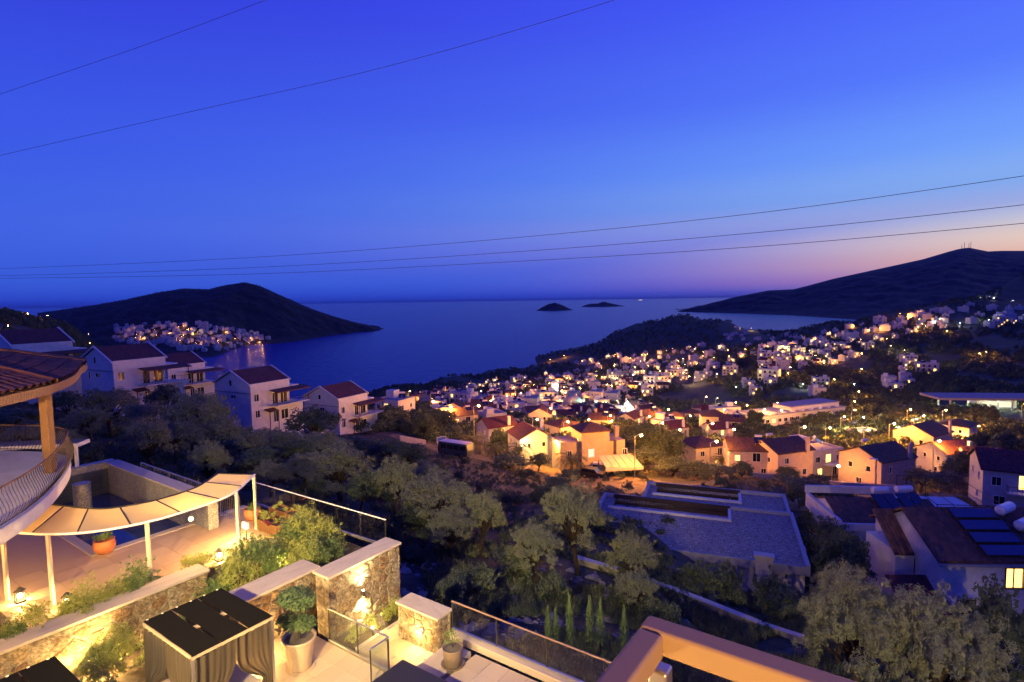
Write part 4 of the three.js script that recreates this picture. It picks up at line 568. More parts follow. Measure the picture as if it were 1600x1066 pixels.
{
  const p = hit(968, 744), o = thing('car_port', 'orange-lit car port with slatted roof on four posts by the dirt road', 'car port', [p.x, H(p.x, p.z), p.z], 0.15);
  for (let i = 0; i < 5; i++) part('roof_panel', new GB().hexa([[-3.2 + i * 1.3, 2.3, 2.4], [-2.0 + i * 1.3, 2.3, 2.4], [-2.0 + i * 1.3, 3.1, -2.4], [-3.2 + i * 1.3, 3.1, -2.4], [-3.2 + i * 1.3, 2.38, 2.4], [-2.0 + i * 1.3, 2.38, 2.4], [-2.0 + i * 1.3, 3.18, -2.4], [-3.2 + i * 1.3, 3.18, -2.4]]).geo(), M.tan, o);
  part('front_beam', new GB().box(-3.3, 1.75, 2.42, 3.4, 2.3, 2.55).geo(), M.cream, o); for (const x of [-3.1, 3.2]) for (const z of [-2.2, 2.3]) part('post', new GB().cbox(x, 0.6, z, 0.14, 3.3, 0.14).geo(), M.darkmetal, o); part('back_wall', new GB().box(-3.2, -1, -2.4, 3.2, 1.5, -2.2).geo(), M.tan, o);
}
function wheels(o, list, r) { for (const [x, z] of list) { const w = part('wheel', new GB().rod([x, r, z - 0.1], [x, r, z + 0.1], r, r, 18).geo(0.7), M.dark, o); part('rim', new GB().rod([x, r, z - 0.115], [x, r, z + 0.115], r * 0.6, r * 0.6, 12).geo(0.7), M.steel, w); } }
function extr(pts, w, bev = 0.06) { const g = new THREE.ExtrudeGeometry(new THREE.Shape(pts.map(p => new THREE.Vector2(...p))), { depth: w - 2 * bev, bevelEnabled: true, bevelSize: bev, bevelThickness: bev, bevelSegments: 2 }); g.translate(0, 0, -w / 2 + bev); return metreUV(g); }
function carAt(p, turn, paint, label, suv) {
  const o = thing('parked_car', label, 'car', [p.x, H(p.x, p.z) + 0.08, p.z], turn), h = suv ? 1 : 0.86;
  part('body', extr([[-2.1, 0.32], [2.05, 0.32], [2.12, 0.75 * h], [1.95, 0.95 * h], [0.95, 1.05 * h], [0.45, 1.62 * h], [-1.75, 1.68 * h], [-2.05, 1.1 * h], [-2.12, 0.8 * h]], 1.76), paint, o);
  part('windscreen', new GB().hexa([[0.5, 1.06 * h, 0.7], [1.0, 1.06 * h, 0.7], [1.0, 1.06 * h, -0.7], [0.5, 1.06 * h, -0.7], [0.46, 1.57 * h, 0.68], [0.56, 1.57 * h, 0.68], [0.56, 1.57 * h, -0.68], [0.46, 1.57 * h, -0.68]]).geo(), M.glassdark, o);
  for (const s of [-1, 1]) { part('side_window', new GB().hexa([[-1.7, 1.12 * h, s * 0.9 + 0.01], [0.6, 1.12 * h, s * 0.9 + 0.01], [0.6, 1.12 * h, s * 0.9 - 0.01], [-1.7, 1.12 * h, s * 0.9 - 0.01], [-1.6, 1.52 * h, s * 0.9 + 0.01], [0.32, 1.52 * h, s * 0.9 + 0.01], [0.32, 1.52 * h, s * 0.9 - 0.01], [-1.6, 1.52 * h, s * 0.9 - 0.01]]).geo(), M.glassdark, o); part('headlight', new GB().cbox(2.12, 0.72 * h, s * 0.62, 0.06, 0.16, 0.3).geo(), M.whitemetal, o); }
  wheels(o, [[-1.3, 0.8], [1.3, 0.8], [-1.3, -0.8], [1.3, -0.8]], 0.36); return o;
}
const paint = c => new THREE.MeshPhysicalMaterial({ color: lin(...c), roughness: 0.35, clearcoat: 1, clearcoatRoughness: 0.08 });
carAt(hit(927, 747), -0.45, paint([0.012, 0.012, 0.014]), 'black off-road car parked on the lamp-lit dirt road', true);
carAt(hit(942, 737), -0.4, paint([0.6, 0.58, 0.52]), 'pale car parked behind the black off-road car', false);
[[1296, 661, 0.2], [1308, 663, 0.1], [1328, 664, 0], [1335, 668, 0.1]].forEach(([px, py, t]) => { const o = carAt(hit(px, py), t, paint([0.72, 0.72, 0.7]), 'white vehicle parked on the sandy ground by the yellow lamp', false); o.userData.group = 'white vehicles on the parking ground'; o.scale.setScalar(1.25); });
{
  const p = hit(712, 713), o = thing('minibus', 'dark minibus with pale roof parked by the palms on the dirt road', 'bus', [p.x, H(p.x, p.z) + 0.1, p.z], 2.62), pale = mat([0.55, 0.52, 0.47], 0.5);
  part('body', extr([[-3.1, 0.4], [3.1, 0.4], [3.2, 1.2], [3.0, 2.5], [-3.1, 2.5], [-3.2, 1.4]], 2.2, 0.1), paint([0.05, 0.05, 0.06]), o); part('roof', new GB().box(-3.0, 2.51, -1.0, 2.9, 2.66, 1.0).geo(), pale, o); part('bumper', new GB().box(3.05, 0.35, -1.05, 3.3, 0.8, 1.05).geo(), M.whitemetal, o);
  for (const s of [-1, 1]) for (let i = 0; i < 4; i++) part('window', new GB().cbox(-2.3 + i * 1.4, 1.85, s * 1.11, 1.2, 0.8, 0.03).geo(), M.glassdark, o); part('windscreen', new GB().cbox(3.13, 1.75, 0, 0.06, 0.95, 1.9).geo(), M.glassdark, o); wheels(o, [[-2, 1], [2, 1], [-2, -1], [2, -1]], 0.42);
  const b = hit(690, 700), s = thing('notice_board', 'white and blue notice board on two legs beside the minibus', 'sign', [b.x, H(b.x, b.z), b.z], 0.5); part('panel', new GB().box(-1, 0.9, -0.04, 1, 2.3, 0.04).geo(), M.white, s); part('blue_field', new GB().box(-0.9, 1.5, 0.042, 0.9, 2.2, 0.05).geo(), mat([0.05, 0.12, 0.5], 0.5), s); for (const x of [-0.8, 0.8]) part('leg', new GB().cbox(x, 0.2, 0, 0.08, 1.4, 0.08).geo(), M.steel, s);
  const u = hit(683, 690), w = thing('utility_pole', 'leaning wooden utility pole beside the notice board', 'pole', [u.x, H(u.x, u.z), u.z]); part('pole', new GB().rod([0, -1, 0], [-0.5, 6.2, 0], 0.13, 0.09, 8).geo(0.8), M.darkwood, w);
}
// boundary walls along the lower road
for (const [pts, label] of [[[[1110, 744], [1160, 748], [1215, 752], [1250, 757]], 'low stone wall lit orange in front of the peach houses'], [[[1250, 757], [1320, 765], [1400, 770]], 'long boundary wall below the mauve gabled house'], [[[625, 690], [665, 697]], 'low garden wall beside the dirt road near the row of houses']]) {
  const c = pts.map(p => hit(...p)), o = thing('boundary_wall', label, 'wall', c[0].toArray()); for (let i = 1; i < c.length; i++) { const a = c[i - 1].clone().sub(c[0]), b = c[i].clone().sub(c[0]), n = V(-(b.z - a.z), 0, b.x - a.x).normalize().multiplyScalar(0.15), P = (v, s, y) => [v.x + n.x * s, v.y + y, v.z + n.z * s]; part('wall_run', new GB().hexa([P(a, 1, -1), P(b, 1, -1), P(b, -1, -1), P(a, -1, -1), P(a, 1, 1.2), P(b, 1, 1.2), P(b, -1, 1.2), P(a, -1, 1.2)]).geo(), M.cream, o); }
}
// cars with their headlights on, driving round the bend high on the right slope
for (const [px, py, turn] of [[1585, 470, 2.9], [1556, 466.5, 2.6], [1536, 461, 1.9], [1545, 451.5, 0.6]]) { const p = hit(px, py, 600), o = carAt(p, turn, paint([0.4, 0.4, 0.42]), 'car with headlights on, driving the hillside road bend', false); o.userData.group = 'cars on the hillside road'; o.scale.setScalar(1.1); for (const s of [-1, 1]) part('headlamp_bulb', new THREE.SphereGeometry(0.17, 8, 6).translate(2.25, 0.75, s * 0.6), glow([1, 0.95, 0.85], 60), o).castShadow = false; const l = new THREE.PointLight(lin(1, 0.92, 0.8), 420, 0, 2); l.position.set(2.6, 1.0, 0); l.castShadow = true; o.add(l); }
// radio masts on the western peak, lit ferry near the horizon
for (const [px, h] of [[1503, 45], [1507, 70], [1514, 62], [1517, 75]]) { const b = atD(px, 389, 6080), o = thing('radio_mast', 'thin radio mast on the summit of the western ridge', 'mast', [b.x, b.y - 20, b.z], 0, 'masts on the summit'); part('mast', new GB().rod([0, 0, 0], [0, h + 20, 0], 2.6, 1.6, 6).geo(), M.darkmetal, o); }
{ const b = atD(1001, 470.2, 26000), o = thing('ferry', 'brightly lit ship far out near the horizon', 'ship', [b.x, SEA, b.z]); part('hull', extr([[-120, 0], [110, 0], [135, 22], [-125, 20]], 30, 2), M.white, o); part('deck_house', new GB().box(-100, 23, -13, 80, 48, 13).geo(), M.white, o); part('funnel', new GB().box(-70, 48.1, -6, -50, 66, 6).geo(), M.redroof, o); for (let i = 0; i < 3; i++) part('window_band', new GB().box(-98, 27 + i * 7, 13.1, 78, 30 + i * 7, 13.4).geo(), glow([1, 0.9, 0.7], 2.5), o); }
// ---------------------------------------------------------------- low building with gravel roofs (its own axes: u to the left along the near wall, v away)
{
  const o0 = onY(1259, 888, -21), o = thing('gravel_roofed_building', 'low rendered building with two gravel roofs and sunken dark roof courts', 'building', [o0.x, -21, o0.z], 0), A = 20.4 * Math.PI / 180;
  o.rotation.y = -A; // local -x runs left along the near wall, -z runs away
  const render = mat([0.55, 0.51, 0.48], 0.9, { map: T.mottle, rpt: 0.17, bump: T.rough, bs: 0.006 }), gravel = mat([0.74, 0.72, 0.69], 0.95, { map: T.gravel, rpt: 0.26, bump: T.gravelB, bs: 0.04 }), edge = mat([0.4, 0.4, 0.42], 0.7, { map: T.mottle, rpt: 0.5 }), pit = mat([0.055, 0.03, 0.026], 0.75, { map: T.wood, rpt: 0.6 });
  const roofSlab = (x0, x1, z0, z1, hole, y) => { const s = new THREE.Shape([[x0, z0], [x1, z0], [x1, z1], [x0, z1]].map(p => new THREE.Vector2(...p))); s.holes.push(new THREE.Path([[hole[0], hole[2]], [hole[1], hole[2]], [hole[1], hole[3]], [hole[0], hole[3]]].map(p => new THREE.Vector2(...p)))); const g = new THREE.ExtrudeGeometry(s, { depth: 0.3, bevelEnabled: false }); g.rotateX(-Math.PI / 2); g.translate(0, y - 0.3, 0); return metreUV(g); };
  // shape y is distance away (v), so after rotateX it lies at z = -v
  const sect = (x0, x1, v0, v1, hole, y, nm) => {
    part('gravel_roof', roofSlab(x0, x1, v0, v1, hole, y), gravel, o);
    const p = new GB(), w = 0.32, hgt = 0.28; p.box(x0, y - 0.6, -v0, x1, y + hgt - 0.18, -v0 + 0.1).box(x1, y - 0.6, -v1, x1 + w, y + hgt, -v0 + 0.1).box(x0 - w, y - 0.6, -v1, x0, y + hgt, -v0 + 0.1).box(x0 - w, y - 0.6, -v1 - w, x1 + w, y + hgt + 0.02, -v1); part('parapet', p.geo(), edge, o);
    const [a, b, c, d] = hole, k = new GB(); k.box(a - 0.28, y + 0.001, -c, b + 0.28, y + 0.22, -c + 0.28).box(b, y + 0.002, -d, b + 0.28, y + 0.221, -c); part('court_kerb', k.geo(), M.white, o);
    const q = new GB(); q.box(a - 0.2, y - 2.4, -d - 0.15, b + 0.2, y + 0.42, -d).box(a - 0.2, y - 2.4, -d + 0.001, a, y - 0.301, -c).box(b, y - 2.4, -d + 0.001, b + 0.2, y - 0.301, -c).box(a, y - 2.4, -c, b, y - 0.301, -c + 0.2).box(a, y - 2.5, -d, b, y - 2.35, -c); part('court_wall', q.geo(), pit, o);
  };
  sect(-17.5, 0, 0, 11, [-16.5, -5.5, 8, 10.7], 0); sect(-13.6, -0.1, 11.65, 17, [-12.8, -4.4, 14.0, 16.6], -0.25);
  part('wall', new GB().box(-17.6, -7, -10.9, -0.02, -0.62, -0.12).box(-13.5, -7, -16.9, -0.2, -0.9, -11.3).geo(), render, o);
  part('chimney', new GB().box(-3.6, -6, -0.1, -2.3, 0.55, 0.45).box(-3.7, 0.551, -0.2, -2.2, 0.75, 0.55).geo(), render, o);
  part('air_conditioner', new GB().cbox(0.55, -1.2, -6, 0.4, 0.7, 0.9).geo(), M.whitemetal, o); part('aerial', new GB().rod([-5.3, 0, -11], [-5.3, 1.2, -11], 0.02).geo(), M.steel, o);
  // garden wall and path in front
  const c = [[900, 880], [985, 905], [1090, 945], [1190, 985], [1262, 1010]].map(p => hit(...p)), w = thing('garden_wall', 'long low garden wall with pale coping in front of the gravel-roofed building', 'wall', c[0].toArray());
  for (let i = 1; i < c.length; i++) { const a = c[i - 1].clone().sub(c[0]), b = c[i].clone().sub(c[0]), n = V(-(b.z - a.z), 0, b.x - a.x).normalize(), P = (v, s, y) => [v.x + n.x * s, v.y + y, v.z + n.z * s]; part('wall_run', new GB().hexa([P(a, 0.14, -1), P(b, 0.14, -1), P(b, -0.14, -1), P(a, -0.14, -1), P(a, 0.14, 0.4), P(b, 0.14, 0.4), P(b, -0.14, 0.4), P(a, -0.14, 0.4)]).geo(), M.grey, w); part('coping', new GB().hexa([P(a, 0.22, 0.401), P(b, 0.22, 0.401), P(b, -0.22, 0.401), P(a, -0.22, 0.401), P(a, 0.22, 0.47), P(b, 0.22, 0.47), P(b, -0.22, 0.47), P(a, -0.22, 0.47)]).geo(), edge, w); }
  struct('path', drape([[770, 812], [800, 808], [850, 800], [868, 797]], 3, 0.1), dirt);
}
// white house with the big solar panels on the right
{
  const o = house('white_house', 'white house with brown roof, four blue solar panels and a lit window', 'house', { W: 12, D: 6.4, h: 4.6, rise: 1.75, over: 0.3, foot: 5, roofMat: M.brownroof, wins: { f: [[-1.75, 2.85, 1.0, 1.2, 1], [2.7, 2.7, 1.1, 1.3, 0], [-4.4, 0.05, 0.9, 2.0, 0]], l: [[0.5, 2.4, 0.9, 1.1]] }, frame: M.darkwood });
  o.position.set(31.2, -20.2, -35); o.rotation.y = -0.05;
  const wing = new GB(); wing.box(-7.2, -5, -2.2, -6.01, 4.0, 1.0); part('side_wing', wing.geo(), M.white, o);
  part('wing_roof', new GB().hexa([[-7.5, 3.95, 1.4], [-6.31, 3.95, 1.4], [-6.31, 5.9, -1], [-7.5, 5.9, -1], [-7.5, 4.1, 1.4], [-6.31, 4.1, 1.4], [-6.31, 6.05, -1], [-7.5, 6.05, -1]]).geo(), M.brownroof, o);
  part('porch_roof', new GB().hexa([[-8.3, 1.5, 4.2], [-5.4, 1.5, 4.2], [-5.9, 2.9, 2.0], [-8.4, 2.9, 2.0], [-8.3, 1.62, 4.2], [-5.4, 1.62, 4.2], [-5.9, 3.02, 2.0], [-8.4, 3.02, 2.0]]).geo(), M.redroof, o); for (const x of [-8.1, -5.6]) part('porch_post', new GB().cbox(x, -1.5, 4.05, 0.1, 6, 0.1).geo(), M.darkmetal, o);
  part('gutter', new GB().box(-6.3, 4.3, 3.5, 6.3, 4.44, 3.64).geo(), M.grey, o); part('sill', new GB().box(-4.95, 2.35, 3.21, -3.6, 2.45, 3.5).geo(), M.white, o);
  // panels: things of their own, lying on the roof
  const slope = Math.atan2(1.75, 3.2), mw = o.matrixWorld; o.updateMatrixWorld();
  for (let i = 0; i < 4; i++) { const p = thing('solar_panel', 'flat blue solar panel, one of four lying on the brown roof', 'solar panel', V(-2.3 + i * 0.05, 6.68 - (0.6 + i * 0.8) * 0.547, 0.6 + i * 0.8).applyMatrix4(o.matrixWorld).toArray(), -0.05, 'solar panels of the white house'); const f = part('panel_frame', rounded(2.7, 0.08, 0.76, 0.02), M.dark, p), g = part('panel_glass', rounded(2.62, 0.02, 0.68, 0.005), mat([0.03, 0.045, 0.13], 0.2), p); for (const m of [f, g]) m.rotation.x = slope; g.position.set(0, 0.05 * Math.cos(slope), 0.05 * Math.sin(slope)); }
  for (let i = 0; i < 2; i++) { const t = thing('water_tank', 'silver cylindrical water tank beside the four solar panels', 'water tank', V(-0.3 + i * 0.35, 6.55 - i * 0.55, 0.5 + i * 1.0).applyMatrix4(o.matrixWorld).toArray(), 0.5, 'water tanks on the roof'); part('tank', new GB().rod([-0.7, 0.1, 0], [0.7, 0.1, 0], 0.3, 0.3, 16).geo(0.7), M.tank, t); for (const s of [-1, 1]) part('tank_cap', new THREE.SphereGeometry(0.3, 14, 8).scale(0.35, 1, 1).translate(s * 0.7, 0.1, 0), M.tank, t); part('cradle', new GB().box(-0.5, -0.3, -0.15, -0.4, 0, 0.15).box(0.4, -0.3, -0.15, 0.5, 0, 0.15).geo(), M.steel, t); }
}
{ // house behind it with sunken brown roof, heaters and white parapets
  const p = atD(1385, 800, 50), o = house('white_house', 'white house with parapet-edged brown roof and solar heaters behind the low building', 'house', { W: 9, D: 7, h: 4.8, rise: 1.2, over: 0.05, foot: 7, roofMat: M.brownroof, wins: { f: [[-2, 2.2, 1, 1.1], [2, 2.2, 1, 1.1]], l: [[1, 2.4, 0.8, 1]] } });
  o.position.set(p.x, p.y - 5.4, p.z - 1.5); o.rotation.y = -0.12; part('parapet', new GB().box(-4.85, 3.9, -3.6, -4.51, 5.3, 3.6).box(-4.85, 4.4, 3.51, 0.2, 5.05, 3.75).box(-4.85, 5.3, -3.9, 4.9, 6.0, -3.61).geo(), M.white, o); heater(o, 0.6, 5.4, 0.6, 0.2, 2); heater(o, 2.9, 5.4, 0.2, 0.2, 2); part('roof_terrace', new GB().box(4.6, -7, -6, 10.5, 4.4, 1).geo(), M.white, o);
  const r = new GB(); for (let i = 0; i < 5; i++) { r.rod([4.8 + i * 1.4, 4.4, 0.9], [4.8 + i * 1.4, 6.0, 0.9], 0.03); r.rod([4.8 + i * 1.4, 6.0, 0.9], [4.8 + i * 1.4, 6.6, -5.8], 0.03); r.rod([4.8 + i * 1.4, 4.4, -5.8], [4.8 + i * 1.4, 6.6, -5.8], 0.03); } r.rod([4.7, 6, 0.9], [10.6, 6, 0.9], 0.035).rod([4.7, 6.6, -5.8], [10.6, 6.6, -5.8], 0.035); part('pergola_frame', r.geo(), M.darkmetal, o);
}
// overhead power lines
for (const [pts, label] of [[[[-120, 190, 46], [0, 147, 44], [210, 76, 41], [415, 0, 38], [560, -58, 36]], 'uppermost thin power line crossing the corner of the sky'], [[[-120, 272, 46], [0, 243, 44], [300, 174, 40], [600, 105, 36], [960, 0, 31], [1150, -66, 29]], 'long thin power line climbing across the upper sky'], [[[-120, 424, 62], [0, 420, 60], [400, 402, 48], [800, 372, 38], [1200, 331, 31], [1600, 275, 26], [1760, 250, 25]], 'highest of three power lines above the bay'], [[[-120, 433, 62], [0, 431, 60], [400, 418, 48], [800, 394, 38], [1200, 362, 31], [1600, 320, 26], [1760, 300, 25]], 'middle of three power lines above the bay'], [[[-120, 436, 62], [0, 435, 60], [400, 428, 48], [800, 409, 38], [1200, 384, 31], [1600, 349, 26], [1760, 334, 25]], 'lowest of three power lines above the bay']])
  single('power_line', new THREE.TubeGeometry(new THREE.CatmullRomCurve3(pts.map(p => atD(...p))), 90, 0.014, 6), mat([0.03, 0.03, 0.03], 0.6), label, 'cable');
// ---------------------------------------------------------------- the terraces below: axes of the house, s to the right-near, t away to the right
const TH = 35 * Math.PI / 180, E1 = V(Math.cos(TH), 0, Math.sin(TH)), E2 = V(Math.sin(TH), 0, -Math.cos(TH));
const ST = (s, t, y) => [E1.x * s + E2.x * t, y, E1.z * s + E2.z * t];
const onS = (px, py, s) => { const r = ray(px, py), k = s / r.dot(E1), p = r.multiplyScalar(k); return { t: p.dot(E2), y: p.y }; };
const FACE_S = 55 * Math.PI / 180, FACE_T = -35 * Math.PI / 180;        // turn so that local x = t, z = s  /  local x = s, z = -t
const fg = (name, label, cat, s, t, y, group) => thing(name, label, cat, ST(s, t, y), FACE_T, group);
const warm = lin(1, 0.57, 0.16), amber = lin(1, 0.52, 0.14);
// rubble masonry: one mesh per stone, laid in an irregular pattern over the face z = 0..
function rubble(parent, x0, x1, y0, y1, zf, size, back = false) {
  const sites = []; for (let y = y0 - size; y < y1 + size; y += size * 0.8) for (let x = x0 - size; x < x1 + size; x += size * 1.15) sites.push([x + rr(-0.46, 0.46) * size, y + rr(-0.38, 0.38) * size]);
  for (const c of sites) {
    if (c[0] < x0 - size * 0.3 || c[0] > x1 + size * 0.3 || c[1] < y0 - size * 0.3 || c[1] > y1 + size * 0.3) continue;
    let q = [[x0, y0], [x1, y0], [x1, y1], [x0, y1]];
    for (const d of sites) { if (d === c || Math.hypot(d[0] - c[0], d[1] - c[1]) > size * 3) continue; const mx = (c[0] + d[0]) / 2, my = (c[1] + d[1]) / 2, nx = d[0] - c[0], ny = d[1] - c[1], out = []; for (let i = 0; i < q.length; i++) { const a = q[i], b = q[(i + 1) % q.length], fa = (a[0] - mx) * nx + (a[1] - my) * ny, fb = (b[0] - mx) * nx + (b[1] - my) * ny; if (fa <= 0) out.push(a); if (fa * fb < 0) { const k = fa / (fa - fb); out.push([a[0] + (b[0] - a[0]) * k, a[1] + (b[1] - a[1]) * k]); } } q = out; if (q.length < 3) break; }
    if (q.length < 3) continue; const cx = q.reduce((a, p) => a + p[0], 0) / q.length, cy = q.reduce((a, p) => a + p[1], 0) / q.length, rad = Math.max(...q.map(p => Math.hypot(p[0] - cx, p[1] - cy))); if (rad < 0.05) continue;
    const pol = []; q.forEach((p, i) => { const b = q[(i + 1) % q.length]; pol.push(p, [(p[0] + b[0]) / 2 + rr(-0.02, 0.02), (p[1] + b[1]) / 2 + rr(-0.02, 0.02)]); });
    const lift = rr(0.012, 0.05), k1 = 0.9 - 0.012 / rad, A = pol.map(p => [cx + (p[0] - cx) * k1, cy + (p[1] - cy) * k1, -0.02]), B = pol.map(p => [cx + (p[0] - cx) * k1 * 0.93, cy + (p[1] - cy) * k1 * 0.93, lift * 0.8]), C = pol.map(p => [cx + (p[0] - cx) * 0.5 + rr(-0.012, 0.012), cy + (p[1] - cy) * 0.5 + rr(-0.012, 0.012), lift + rr(-0.008, 0.012)]), g = new GB(), n = pol.length;
    for (let i = 0; i < n; i++) { const j = (i + 1) % n; g.quad(A[i], A[j], B[j], B[i]).quad(B[i], B[j], C[j], C[i]).tri(C[i], C[j], [cx, cy, lift]); }
    part('stone', g.geo(0.5).translate(0, 0, zf), pick(M.stones), parent);
  }
}
// wall along t at front face s: label, t0..t1, bottom, top, thickness
function stoneWall(label, s, t0, t1, yb, yt, th, size, ends = true) {
  const o = thing('stone_wall', label, 'wall', ST(s, t0, 0), FACE_S), w = t1 - t0;
  part('wall_core', new GB().box(0, yb, -th, w, yt, 0).geo(), M.mortar, o); rubble(o, 0, w, yb + 0.02, yt - 0.02, 0.0, size);
  if (ends) { const e = new THREE.Group(); e.name = 'wall_end'; e.position.set(w, 0, 0); e.rotation.y = Math.PI / 2; o.add(e); rubble(e, 0, th, yb + 0.02, yt - 0.02, 0, size); }
  part('coping', rounded(w + 0.12, 0.08, th + 0.14, 0.012).translate(w / 2, yt + 0.042, -th / 2), M.stoneTop, o); return o;
}
const wallA = stoneWall('long low stone wall overgrown with shrubs in front of the neighbouring terrace', -18.35, 1.5, 8.75, -10.4, -8.68, 0.6, 0.36);
const wallB = stoneWall('short stone wall behind the potted ficus, lower than the lit wall', -14.95, 7.6, 10.5, -9.9, -8.38, 0.78, 0.3);
const wallC = stoneWall('tall rubble stone wall with a bright double wall lamp', -13.6, 9.9, 12.68, -10.6, -8.08, 0.62, 0.3);
{ // low block at the end of the landing
  const o = thing('stone_pier', 'low stone block with pale slab on top beside the stair landing', 'wall', ST(-12.4, 11.47, 0), FACE_T); part('wall_core', new GB().box(0, -11, -0.55, 1.6, -9.18, 0).geo(), M.mortar, o); rubble(o, 0, 1.6, -10.3, -9.2, 0, 0.27); const e = new THREE.Group(); e.name = 'wall_end'; e.position.set(1.6, 0, 0); e.rotation.y = Math.PI / 2; o.add(e); rubble(e, 0, 0.55, -9.9, -9.2, 0, 0.24); part('coping', rounded(1.72, 0.07, 0.68, 0.012).translate(0.8, -9.143, -0.27), M.stoneTop, o);
}
// paved floors: separate tiles over a base
const tileM = [[0.45, 0.37, 0.26], [0.42, 0.345, 0.24], [0.47, 0.39, 0.28]].map(c => mat(c, 0.6)), tileN = [[0.36, 0.26, 0.17], [0.34, 0.24, 0.155], [0.38, 0.275, 0.18]].map(c => mat(c, 0.65)), tileGeos = {};
function paving(name, s0, s1, t0, t1, y, size, skip) {
  const c = struct(name, new GB().box(s0, -0.5, -t1, s1, -0.02, -t0).geo(), M.mortar); c.position.set(0, y, 0); c.rotation.y = FACE_T;
  const g = tileGeos[size] ??= rounded(size - 0.008, 0.03, size - 0.008, 0.004, 1);
  for (let s = s0 + size / 2; s < s1 + 0.01; s += size) for (let t = t0 + size / 2; t < t1 + 0.01; t += size) { if (skip && skip(s, t)) continue; const m = part('tile', g, pick(name[0] === 'n' ? tileN : tileM), c); m.position.set(s, -0.006 + rr(-0.0015, 0.0015), -t); } return c;
}
paving('terrace_floor', -14.95, -10.75, 1.35, 9.75, -9.9, 0.6);
paving('landing_floor', -12.4, -10.6, 9.9, 11.45, -10.25, 0.6);
paving('terrace_floor', -9.6, 2.4, 4.5, 11.7, -9.9, 0.6);
paving('neighbour_terrace_floor', -24.0, -19.2, 4.4, 13.2, -9.0, 0.8);
struct('neighbour_terrace_floor', new GB().box(-34, -1, -7.55, -24.02, 0, -1).geo(), tileN[1]).position.set(0, -9, 0); scene.children[scene.children.length - 1].rotation.y = FACE_T;
{ // kerbs, step and dark slab between the floors
  const o = fg('planter', 'raised planting bed with pale kerb at the foot of the lit stone wall', 'planter', -13.6, 9.95, -10.25); part('kerb', rounded(0.14, 0.5, 2.3, 0.015).translate(1.12, 0.2, -1.12), M.stoneTop, o); part('soil', new GB().box(0.01, -0.3, -2.2, 1.04, 0.3, 0).geo(), mat([0.07, 0.05, 0.035], 1, { map: T.earth, rpt: 2 }), o);
  const k = fg('stair_kerb', 'pale stone kerb between the landing and the lower terrace', 'kerb', -10.6, 9.8, -9.9); part('kerb', rounded(0.85, 0.4, 2.0, 0.015).translate(0.43, -0.18, -0.9), M.stoneTop, k);
  const d = fg('daybed', 'black cushioned daybed at the edge of the lower terrace', 'daybed', -10.7, 8.0, -9.9); part('cushion', rounded(1.9, 0.22, 1.9, 0.06, 3).translate(1.0, 0.36, -1.0), mat([0.015, 0.015, 0.017], 0.5), d); part('base', new GB().box(0.1, 0, -1.9, 1.9, 0.25, -0.1).geo(), M.darkwood, d);
  const c = fg('terrace_kerb', 'pale raised kerb under the glass railing of the lower terrace', 'kerb', -10.7, 11.85, -9.9); part('kerb', rounded(13, 0.22, 0.34, 0.015).translate(6.5, 0.06, -0.17), M.stoneTop, c);
  const gm = mat([0.3, 0.3, 0.31], 0.95, { map: T.gravel, rpt: 0.9, bump: T.gravelB, bs: 0.03 }); struct('gravel_bed', sheet(24, 16, (a, b) => { const s = -7 + 13 * a, t = 12.6 + 5.4 * b, p = ST(s, t, 0); return [p[0], Math.max(H(p[0], p[2]) + 0.06, -13.4), p[2]]; }, () => [1, 1, 1]), gm);
}
// glass railings: panes, posts, rails
function glassRail(label, s0, t0, s1, t1, y, h, n, railMat, foot) {
  const a = V(...ST(s0, t0, y)), b = V(...ST(s1, t1, y)), len = a.distanceTo(b), o = thing('glass_railing', label, 'railing', a.toArray(), Math.atan2(-(b.z - a.z), b.x - a.x));
  for (let i = 0; i < n; i++) part('pane', new GB().box(i * len / n + 0.01, 0.06, -0.006, (i + 1) * len / n - 0.01, h, 0.006).geo(), M.glass, o);
  part('top_rail', rounded(len, 0.035, 0.04, 0.008).translate(len / 2, h + 0.018, 0), railMat, o); part('base_rail', rounded(len, 0.1, 0.07, 0.01).translate(len / 2, 0.03, 0), foot ?? M.steel, o);
  for (let i = 0; i <= n; i++) part('post', rounded(0.03, h, 0.03, 0.006).translate(Math.min(len - 0.02, Math.max(0.02, i * len / n)), h / 2, 0), M.darkmetal, o); return o;
}
glassRail('glass railing between the potted ficus and the planting bed', -13.55, 9.8, -11.0, 9.8, -9.9, 0.98, 2, M.steel); glassRail('short return pane of glass at the top of the landing steps', -11.0, 9.78, -11.0, 9.15, -9.9, 0.98, 1, M.steel);
glassRail('long glass railing with copper-lit handrail above the gravel garden', -10.75, 12.05, 2.4, 12.05, -9.74, 0.86, 8, mat([0.5, 0.34, 0.2], 0.35, { metalness: 0.6 }), M.steel); glassRail('glass railing with thin white handrail round the neighbouring terrace', -23.6, 13.55, -15.4, 13.75, -9.0, 1.0, 6, M.whitemetal);
// wall lamp with beams up and down
{
  const q = onS(565, 926, -13.52), o = thing('wall_lamp', 'double wall lamp throwing light up and down the tall stone wall', 'wall lamp', ST(-13.5, q.t, q.y), FACE_S); part('housing', new GB().rod([0, -0.09, 0.06], [0, 0.09, 0.06], 0.045, 0.045, 14).cbox(0, 0, 0, 0.05, 0.08, 0.06).geo(0.7), M.darkmetal, o);
  for (const k of [-1, 1]) { part('lamp_face', new THREE.CylinderGeometry(0.038, 0.038, 0.006, 14).translate(0, k * 0.095, 0.06), glow([1, 0.78, 0.42], 25), o); const l = new THREE.SpotLight(lin(1, 0.72, 0.33), 75, 0, 0.95, 0.7, 2); l.position.set(0, k * 0.11, 0.06); l.target.position.set(0, k * 2, 0.02); l.castShadow = true; l.shadow.radius = 2; o.add(l, l.target); }
}
